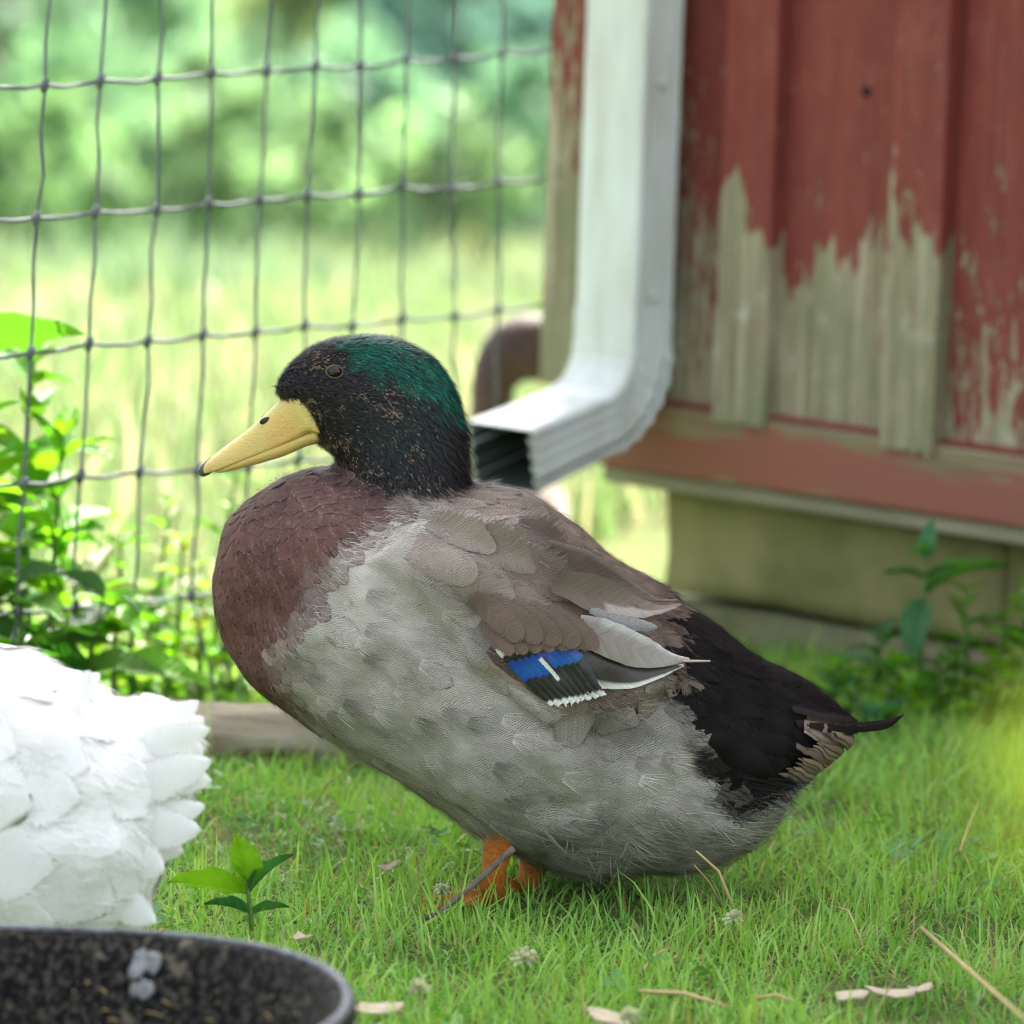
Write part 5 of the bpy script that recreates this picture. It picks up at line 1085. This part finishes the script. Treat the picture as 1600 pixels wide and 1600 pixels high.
def weed(base, h, pairs, Lf, Wf, kind, label, lean=(0, 0), group=None, name='leafy_weed', spread=.9, start=.12, droop=.35, twist=None, cat='plant', shrink=.55, extra=None):
    base = Vector(base); base.z = float(terrain_z(base.x, base.y)); root = empty(name, base, 0, label, cat, group); tp = Vector((lean[0], lean[1], h)); pts = [Vector((0, 0, -.01)), Vector((lean[0] * .2, lean[1] * .2, h * .4)), Vector((lean[0] * .6, lean[1] * .6, h * .75)), tp]
    V, F = tube(pts, [.0032, .0028, .002, .001], 7); obj('stem', mesh_np('stem', V, F), MSTEM, root); tw = RNG.uniform(0, 3) if twist is None else twist
    for k in range(pairs):
        t = start + (1 - start) * k / max(1, pairs - 1); p_ = Vector(spl(np.array([tuple(q) for q in pts]), t * 3)); sc_ = 1 - shrink * t
        for s in (0, 1):
            az = tw + k * 1.57 + s * math.pi + RNG.normal(0, .3); o = bpy.data.objects.new('leaf', get_leaf(kind if RNG.uniform() > .3 else {'mid': 'bright', 'bright': 'mid', 'dark': 'mid', 'cool': 'mid', 'yellow': 'bright'}[kind], round(Lf * 20) / 20, Wf, RNG.choice([.2, .4, .6]) * droop / .35)); link(o, root)
            o.location = p_; el = spread * (.25 + .5 * t) + RNG.normal(0, .15); o.rotation_euler = (RNG.normal(0, .25), -el, az); q = sc_ * RNG.uniform(.8, 1.2); o.scale = (q, q, q)
    for (off, az, el, sc_, kd) in (extra or []):
        o = bpy.data.objects.new('leaf', get_leaf(kd, round(Lf * 20) / 20, Wf, .4)); link(o, root); o.location = off; o.rotation_euler = (0, -el, az); o.scale = (sc_,) * 3
    return root
GP = 'weeds growing along the wire fence'
def gpx(px, py): p_ = PG(px, py); return (p_.x, p_.y, 0)
weed(gpx(15, 1150), .33, 8, .10, .05, 'mid', 'tall leafy green weed, the tallest along the wire fence', (.015, -.02), GP, start=.2)
weed(gpx(70, 1165), .27, 7, .10, .050, 'bright', 'bright green weed with narrow upright top beside the fence', (.01, -.01), GP)
weed(gpx(-40, 1190), .30, 7, .10, .055, 'bright', 'green weed at the fence with broad pale leaves', (.0, -.02), GP)
weed(gpx(120, 1185), .135, 4, .10, .055, 'dark', 'low dark green weed with broad leaves behind the white duck', (.02, 0), GP, spread=.5)
weed(gpx(40, 1200), .16, 5, .10, .06, 'dark', 'dense dark leaved weed at the foot of the tallest weed', (-.01, 0), GP, spread=.5)
weed(gpx(175, 1160), .12, 4, .10, .055, 'mid', 'mid green weed with drooping leaves between fence and white duck', (.0, 0), GP, spread=.5)
weed(gpx(205, 1140), .09, 4, .05, .03, 'yellow', 'small yellow green weed by the fence wires', (.0, 0), GP, spread=.6)
weed(gpx(255, 1130), .075, 4, .05, .025, 'bright', 'small round bright weed next to the log', (.01, 0), GP)
weed(gpx(310, 1110), .11, 5, .05, .028, 'yellow', 'yellowing weed behind the log', (.0, 0), GP)
weed(gpx(360, 1100), .10, 5, .05, .025, 'bright', 'bright green weed behind the end of the log', (-.01, 0), GP)
weed(gpx(240, 1075), .17, 6, .05, .02, 'yellow', 'thin pale yellow weed beyond the fence wires', (.01, 0), GP)
weed(gpx(330, 1060), .21, 7, .05, .018, 'mid', 'slender sparse weed standing beyond the fence', (.02, 0), GP)
for i, (a, b_, h, kd, Lq, lb) in enumerate(((-20, 1165, .25, 'mid', .10, 'leafy weed between the tallest weed and the stalk with one large leaf'), (45, 1140, .24, 'bright', .10, 'sunlit bright weed just behind the tallest weed'), (100, 1150, .17, 'bright', .10, 'sunlit bright weed with wide leaves near the narrow topped weed'), (150, 1130, .13, 'yellow', .10, 'yellow green weed with wide leaves behind the low dark weed'),
        (185, 1100, .16, 'bright', .05, 'upright bright weed with small leaves against the fence'), (275, 1095, .15, 'yellow', .05, 'thin yellow flowering weed against the fence'), (225, 1105, .11, 'mid', .05, 'mid green small leaved weed against the fence'), (395, 1085, .09, 'yellow', .05, 'low yellow weed behind the breast of the drake'), (345, 1085, .14, 'bright', .05, 'thin upright weed behind the breast of the drake'))):
    weed(gpx(a, b_), h, 7, Lq, .055 if Lq > .06 else .022, kd, lb, (RNG.normal(0, .012), -.01), GP, spread=.7)
# one large bright leaf reaching in over the fence on a tall stalk
tl = P(2, 528, PG(-10, 1175).y - .05); bs = Vector((tl.x - .045, tl.y, 0)); r_ = empty('tall_stalk', (bs.x, bs.y, float(terrain_z(bs.x, bs.y))), 0, 'tall stalk holding one large bright leaf in front of the fence', 'plant')
V, F = tube([Vector((0, 0, -.01)), Vector((-.012, 0, tl.z * .5)), Vector((.0, 0, tl.z * .96)), Vector((.004, 0, tl.z * 1.04))], [.003, .0026, .002, .0012], 7); obj('stem', mesh_np('stem', V, F), MSTEM, r_)
lf = leaf_mesh('leaf', .118, .046, .22, .12); lf.materials.append(ML['mid']); o = bpy.data.objects.new('leaf', lf); link(o, r_); o.location = (0, 0, tl.z * .985); o.rotation_euler = (-.9, -.12, .12)
for az in (2.4, 3.6, 4.9): o = bpy.data.objects.new('leaf', lf); link(o, r_); o.location = (0, 0, tl.z * (.9 + .03 * az / 4)); o.rotation_euler = (.3, -.3, az); o.scale = (.7,) * 3
# weed before the foundation
fp = gpx(1432, 1112); weed(fp, .155, 2, .05, .022, 'cool', 'blue green leafy weed standing before the barn foundation blocks', (.003, 0), None, start=.78, spread=.55, twist=.1, droop=.3, shrink=.3,
     extra=[((.002, 0, .118), .35, .45, 1.75, 'mid'), ((.0015, 0, .112), 4.4, -.85, 1.35, 'cool'), ((.003, 0, .148), 1.2, 1.35, .8, 'cool')])
for i, (a, b_, h, kd, lb) in enumerate(((1380, 1130, .06, 'mid', 'short green weed at the foundation, left of the blue green weed stem'), (1480, 1120, .09, 'mid', 'airy green weed with tiny leaves against the foundation'), (1340, 1140, .045, 'cool', 'low bluish weed beside the tail of the drake'), (1545, 1125, .10, 'bright', 'bright green weed at the foundation under the worn sill'), (1590, 1150, .11, 'yellow', 'yellow green weed at the foundation near the lawn edge'), (1420, 1150, .05, 'bright', 'very short bright weed below the foundation blocks'))):
    weed(gpx(a, b_), h, 5, .05, .016, kd, lb, (RNG.normal(0, .015), -.01), 'weeds along the barn foundation', spread=.8)
for i, (a, b_, h, kd, Lq, lb) in enumerate(((1300, 1125, .05, 'mid', .05, 'low leafy weed at the foundation just past the tail of the drake'), (1360, 1105, .075, 'cool', .05, 'blue tinted weed against the lower foundation course'), (1400, 1120, .06, 'bright', .05, 'bright narrow weed beside the blue green weed stem'), (1455, 1128, .07, 'mid', .05, 'bushy mid green weed right below the blue green weed'), (1510, 1115, .12, 'mid', .05, 'taller thin weed against the foundation with a bare stem'), (1530, 1140, .07, 'bright', .05, 'spreading bright weed at the lawn edge below the sill'), (1570, 1120, .13, 'mid', .05, 'tallest thin weed against the foundation'), (1610, 1130, .12, 'bright', .05, 'bright weed at the foundation past the tallest thin weed'))):
    weed(gpx(a, b_), h, 6, Lq, .020, kd, lb, (RNG.normal(0, .015), -.01), 'weeds along the barn foundation', spread=.8)
# the sharp little weed in the lawn, before the drake
p_ = PG(395, 1487); r_ = empty('lawn_weed', (p_.x, p_.y, 0), 0, 'small fresh green weed with crinkled leaves growing in the lawn', 'plant')
V, F = tube([Vector((0, 0, -.005)), Vector((-.002, 0, .025)), Vector((-.006, 0, .052))], [.0022, .0019, .0014], 7); obj('stem', mesh_np('stem', V, F), MSTEM, r_)
lfm = leaf_mesh('leaf', .055, .030, .22, .14, .07); lfm.materials.append(ML['bright']); lfc = leaf_mesh('leaf', .045, .020, .25, .3, .07); lfc.materials.append(ML['cool'])
for (m_, zz, az, el, rl, sc_) in ((lfm, .044, 3.15, .12, .75, 1.12), (lfm, .050, 4.2, 1.1, .2, .85), (lfm, .050, 1.9, .75, .3, .8), (lfc, .046, .15, .75, -.5, .95), (lfc, .030, 3.5, .25, .5, .8), (lfc, .028, .3, .2, -.5, .7)):
    o = bpy.data.objects.new('leaf', m_); link(o, r_); o.location = (-.004, 0, zz); o.rotation_euler = (rl, -el, az); o.scale = (sc_,) * 3
# close foreground weed, far out of focus
fy = CAM.y + 1.2; fb = P(1735, 1500, fy)
r_ = empty('foreground_weed', (fb.x, fb.y, 0), 0, 'tall yellow green weed close by, blurred in front of the lawn', 'plant'); hz = P(1660, 1130, fy).z
V, F = tube([Vector((0, 0, -.01)), Vector((.008, 0, hz * .5)), Vector((0, 0, hz))], [.004, .0034, .0015], 7); obj('stem', mesh_np('stem', V, F), MSTEM, r_)
lfy = leaf_mesh('leaf', .055, .03, .35, .15); lfy.materials.append(ML['yellow'])
for (py_, az, el, rl, s_) in ((1290, 3.3, .35, 1.0, .5), (1210, 3.0, .5, .9, .4), (1340, .2, .3, .8, 1), (1260, .5, .5, .8, 1), (1500, .1, .2, .8, 1)):
    o = bpy.data.objects.new('leaf', lfy); link(o, r_); o.location = (0, 0, P(1660, py_, fy).z); o.rotation_euler = (rl, -el, az); o.scale = (s_,) * 3

# ================================================================== SMALL THINGS IN THE GRASS
mt = simple('grey_brown_twig', (.20, .16, .13), (.10, .08, .065), 120, .85, .5, .001, (1, 1, 1))
a = P(660, 1452, -.16); a.z = .012; b = P(803, 1325, -.15); m1 = P(688, 1425, -.16)
r_ = obj('twig', mesh_np('twig', *tube([a, m1, P(745, 1378, -.155), P(788, 1338, -.15), b], [.0020, .0022, .0024, .0026, .0028], 8)), mt, label='thin grey brown twig leaning up in front of the orange leg', cat='twig')
ms = simple('dry_straw', (.55, .43, .2), (.42, .31, .13), 40, .6, .2, .0005)
def straw(p0, p1, lab, r=.0011, sag=.004, mid=None):
    p0, p1 = Vector(p0), Vector(p1); c = (p0 + p1) / 2 + Vector((0, 0, sag)); V, F = tube([p0, p0.lerp(c, .6), c, c.lerp(p1, .5), p1], [r, r * 1.1, r, r * .9, r * .7], 6)
    obj('straw_stalk', mesh_np('straw_stalk', V, F), ms, label=lab, cat='straw', group='dry stalks lying in the lawn')
def gz(px, py, z): return PG(px, py, z)
straw(gz(1000, 1549, .02), gz(1135, 1572, .022), 'short golden straw stalk lying flat in the lawn between clover heads', .0016)
straw(gz(1440, 1450, .035), P(1610, 1600, CAM.y + 4.2), 'long golden straw stalk slanting over the lawn below the yellow green weed', .0017, .0)
straw(gz(1155, 1440, .01), P(1088, 1330, -.13), 'bent pale stalk standing up against the rear belly of the drake', .0011, .012)
straw(gz(1130, 1420, .01), P(1085, 1352, -.12), 'shorter thin stalk beside the bent pale one', .0008, .004)
straw(gz(1350, 1480, .01), gz(1300, 1415, .03), 'thin arched dry stalk in the lawn beyond the clover', .0007, .012)
straw(gz(1180, 1560, .02), gz(1245, 1566, .02), 'stubby straw stalk lying near the pale wood chips', .0013)
straw(gz(1005, 1515, .02), gz(1045, 1482, .025), 'small tilted straw stalk near the large clover head', .001)
straw(gz(470, 1290, .01), P(560, 1190, .02), 'fine brown grass stem with seeds in front of the log', .0006, .01)
straw(gz(1500, 1330, .02), gz(1530, 1255, .03), 'upright dry stalk in the lawn before the foundation', .0009, .004)
# wood chips
mc = simple('pale_wood_chip', (.60, .52, .38), (.42, .33, .21), 60, .8, .4, .001, (1, 6, 6))
for (x_, y_, l, w, az, lb) in ((588, 1572, .038, .011, .25, 'long whitish wood chip beside the rubber pan'), (1395, 1548, .036, .010, .35, 'pale wood chip lying in the lawn beside the straw'), (1330, 1556, .022, .009, -.2, 'small tan wood chip next to the pale chip'), (470, 1462, .018, .008, -.9, 'tan wood chip near the small fresh weed'), (955, 1592, .03, .014, .1, 'white chip in the lawn below the large clover head'), (1440, 1542, .018, .006, .6, 'narrow pale splinter in the lawn'), (610, 1352, .02, .006, .8, 'thin tan splinter lying before the log')):
    p_ = PG(x_, y_, .02); bm = bmesh.new(); bmesh.ops.create_cube(bm, size=1); bmesh.ops.subdivide_edges(bm, edges=bm.edges[:], cuts=3, use_grid_fill=True)
    for v_ in bm.verts:
        q = v_.co; tpr = 1 - .55 * abs(q.x) ** 1.5; v_.co = Vector((q.x * l * (1 + .25 * q.y), q.y * w * 1.5 * tpr * (1 + .5 * mnoise.noise(Vector((q.x * 4, l * 900, 0)))), q.z * .0012 + .004 * math.sin(q.x * 3 + l * 300) * .6 + .0015 * mnoise.noise(q * 3)))
    o = obj('wood_chip', bm_mesh('wood_chip', bm, True), mc, label=lb, cat='wood chip', group='chips scattered on the lawn'); o.location = p_; o.rotation_euler = (.25, .05, az)
# clover heads
mw = leaf_mat('clover_petal', (.86, .86, .80), .5); pet = leaf_mesh('petal', .009, .0032, .1, .5); pet.materials.append(mw)
for (x_, y_, s_, lb) in ((820, 1500, 1.15, 'large white clover head in the lawn before the drake'), (1146, 1437, .9, 'white clover head below the rear belly of the drake'), (655, 1546, .9, 'white clover head in the lawn near the long wood chip'), (690, 1392, .75, 'small white clover head beside the leaning twig'), (985, 1590, .9, 'white clover head low in the lawn past the short straw')):
    p_ = PG(x_, y_, .028); r_ = empty('clover_flower', (p_.x, p_.y, 0), 0, lb, 'flower', 'clover heads in the lawn'); V, F = tube([Vector((0, 0, -.004)), Vector((.001, .001, .015)), Vector((0, 0, .028))], [.0008, .0007, .0006], 5); obj('stem', mesh_np('stem', V, F), MSTEM, r_)
    for k in range(34):
        el = math.asin(1 - 1.5 * (k + .5) / 34); az = k * 2.39996; o = bpy.data.objects.new('petal', pet); link(o, r_); o.location = (0, 0, .028); o.rotation_euler = (RNG.normal(0, .3), -el, az); o.scale = (s_ * RNG.uniform(.8, 1.1),) * 3
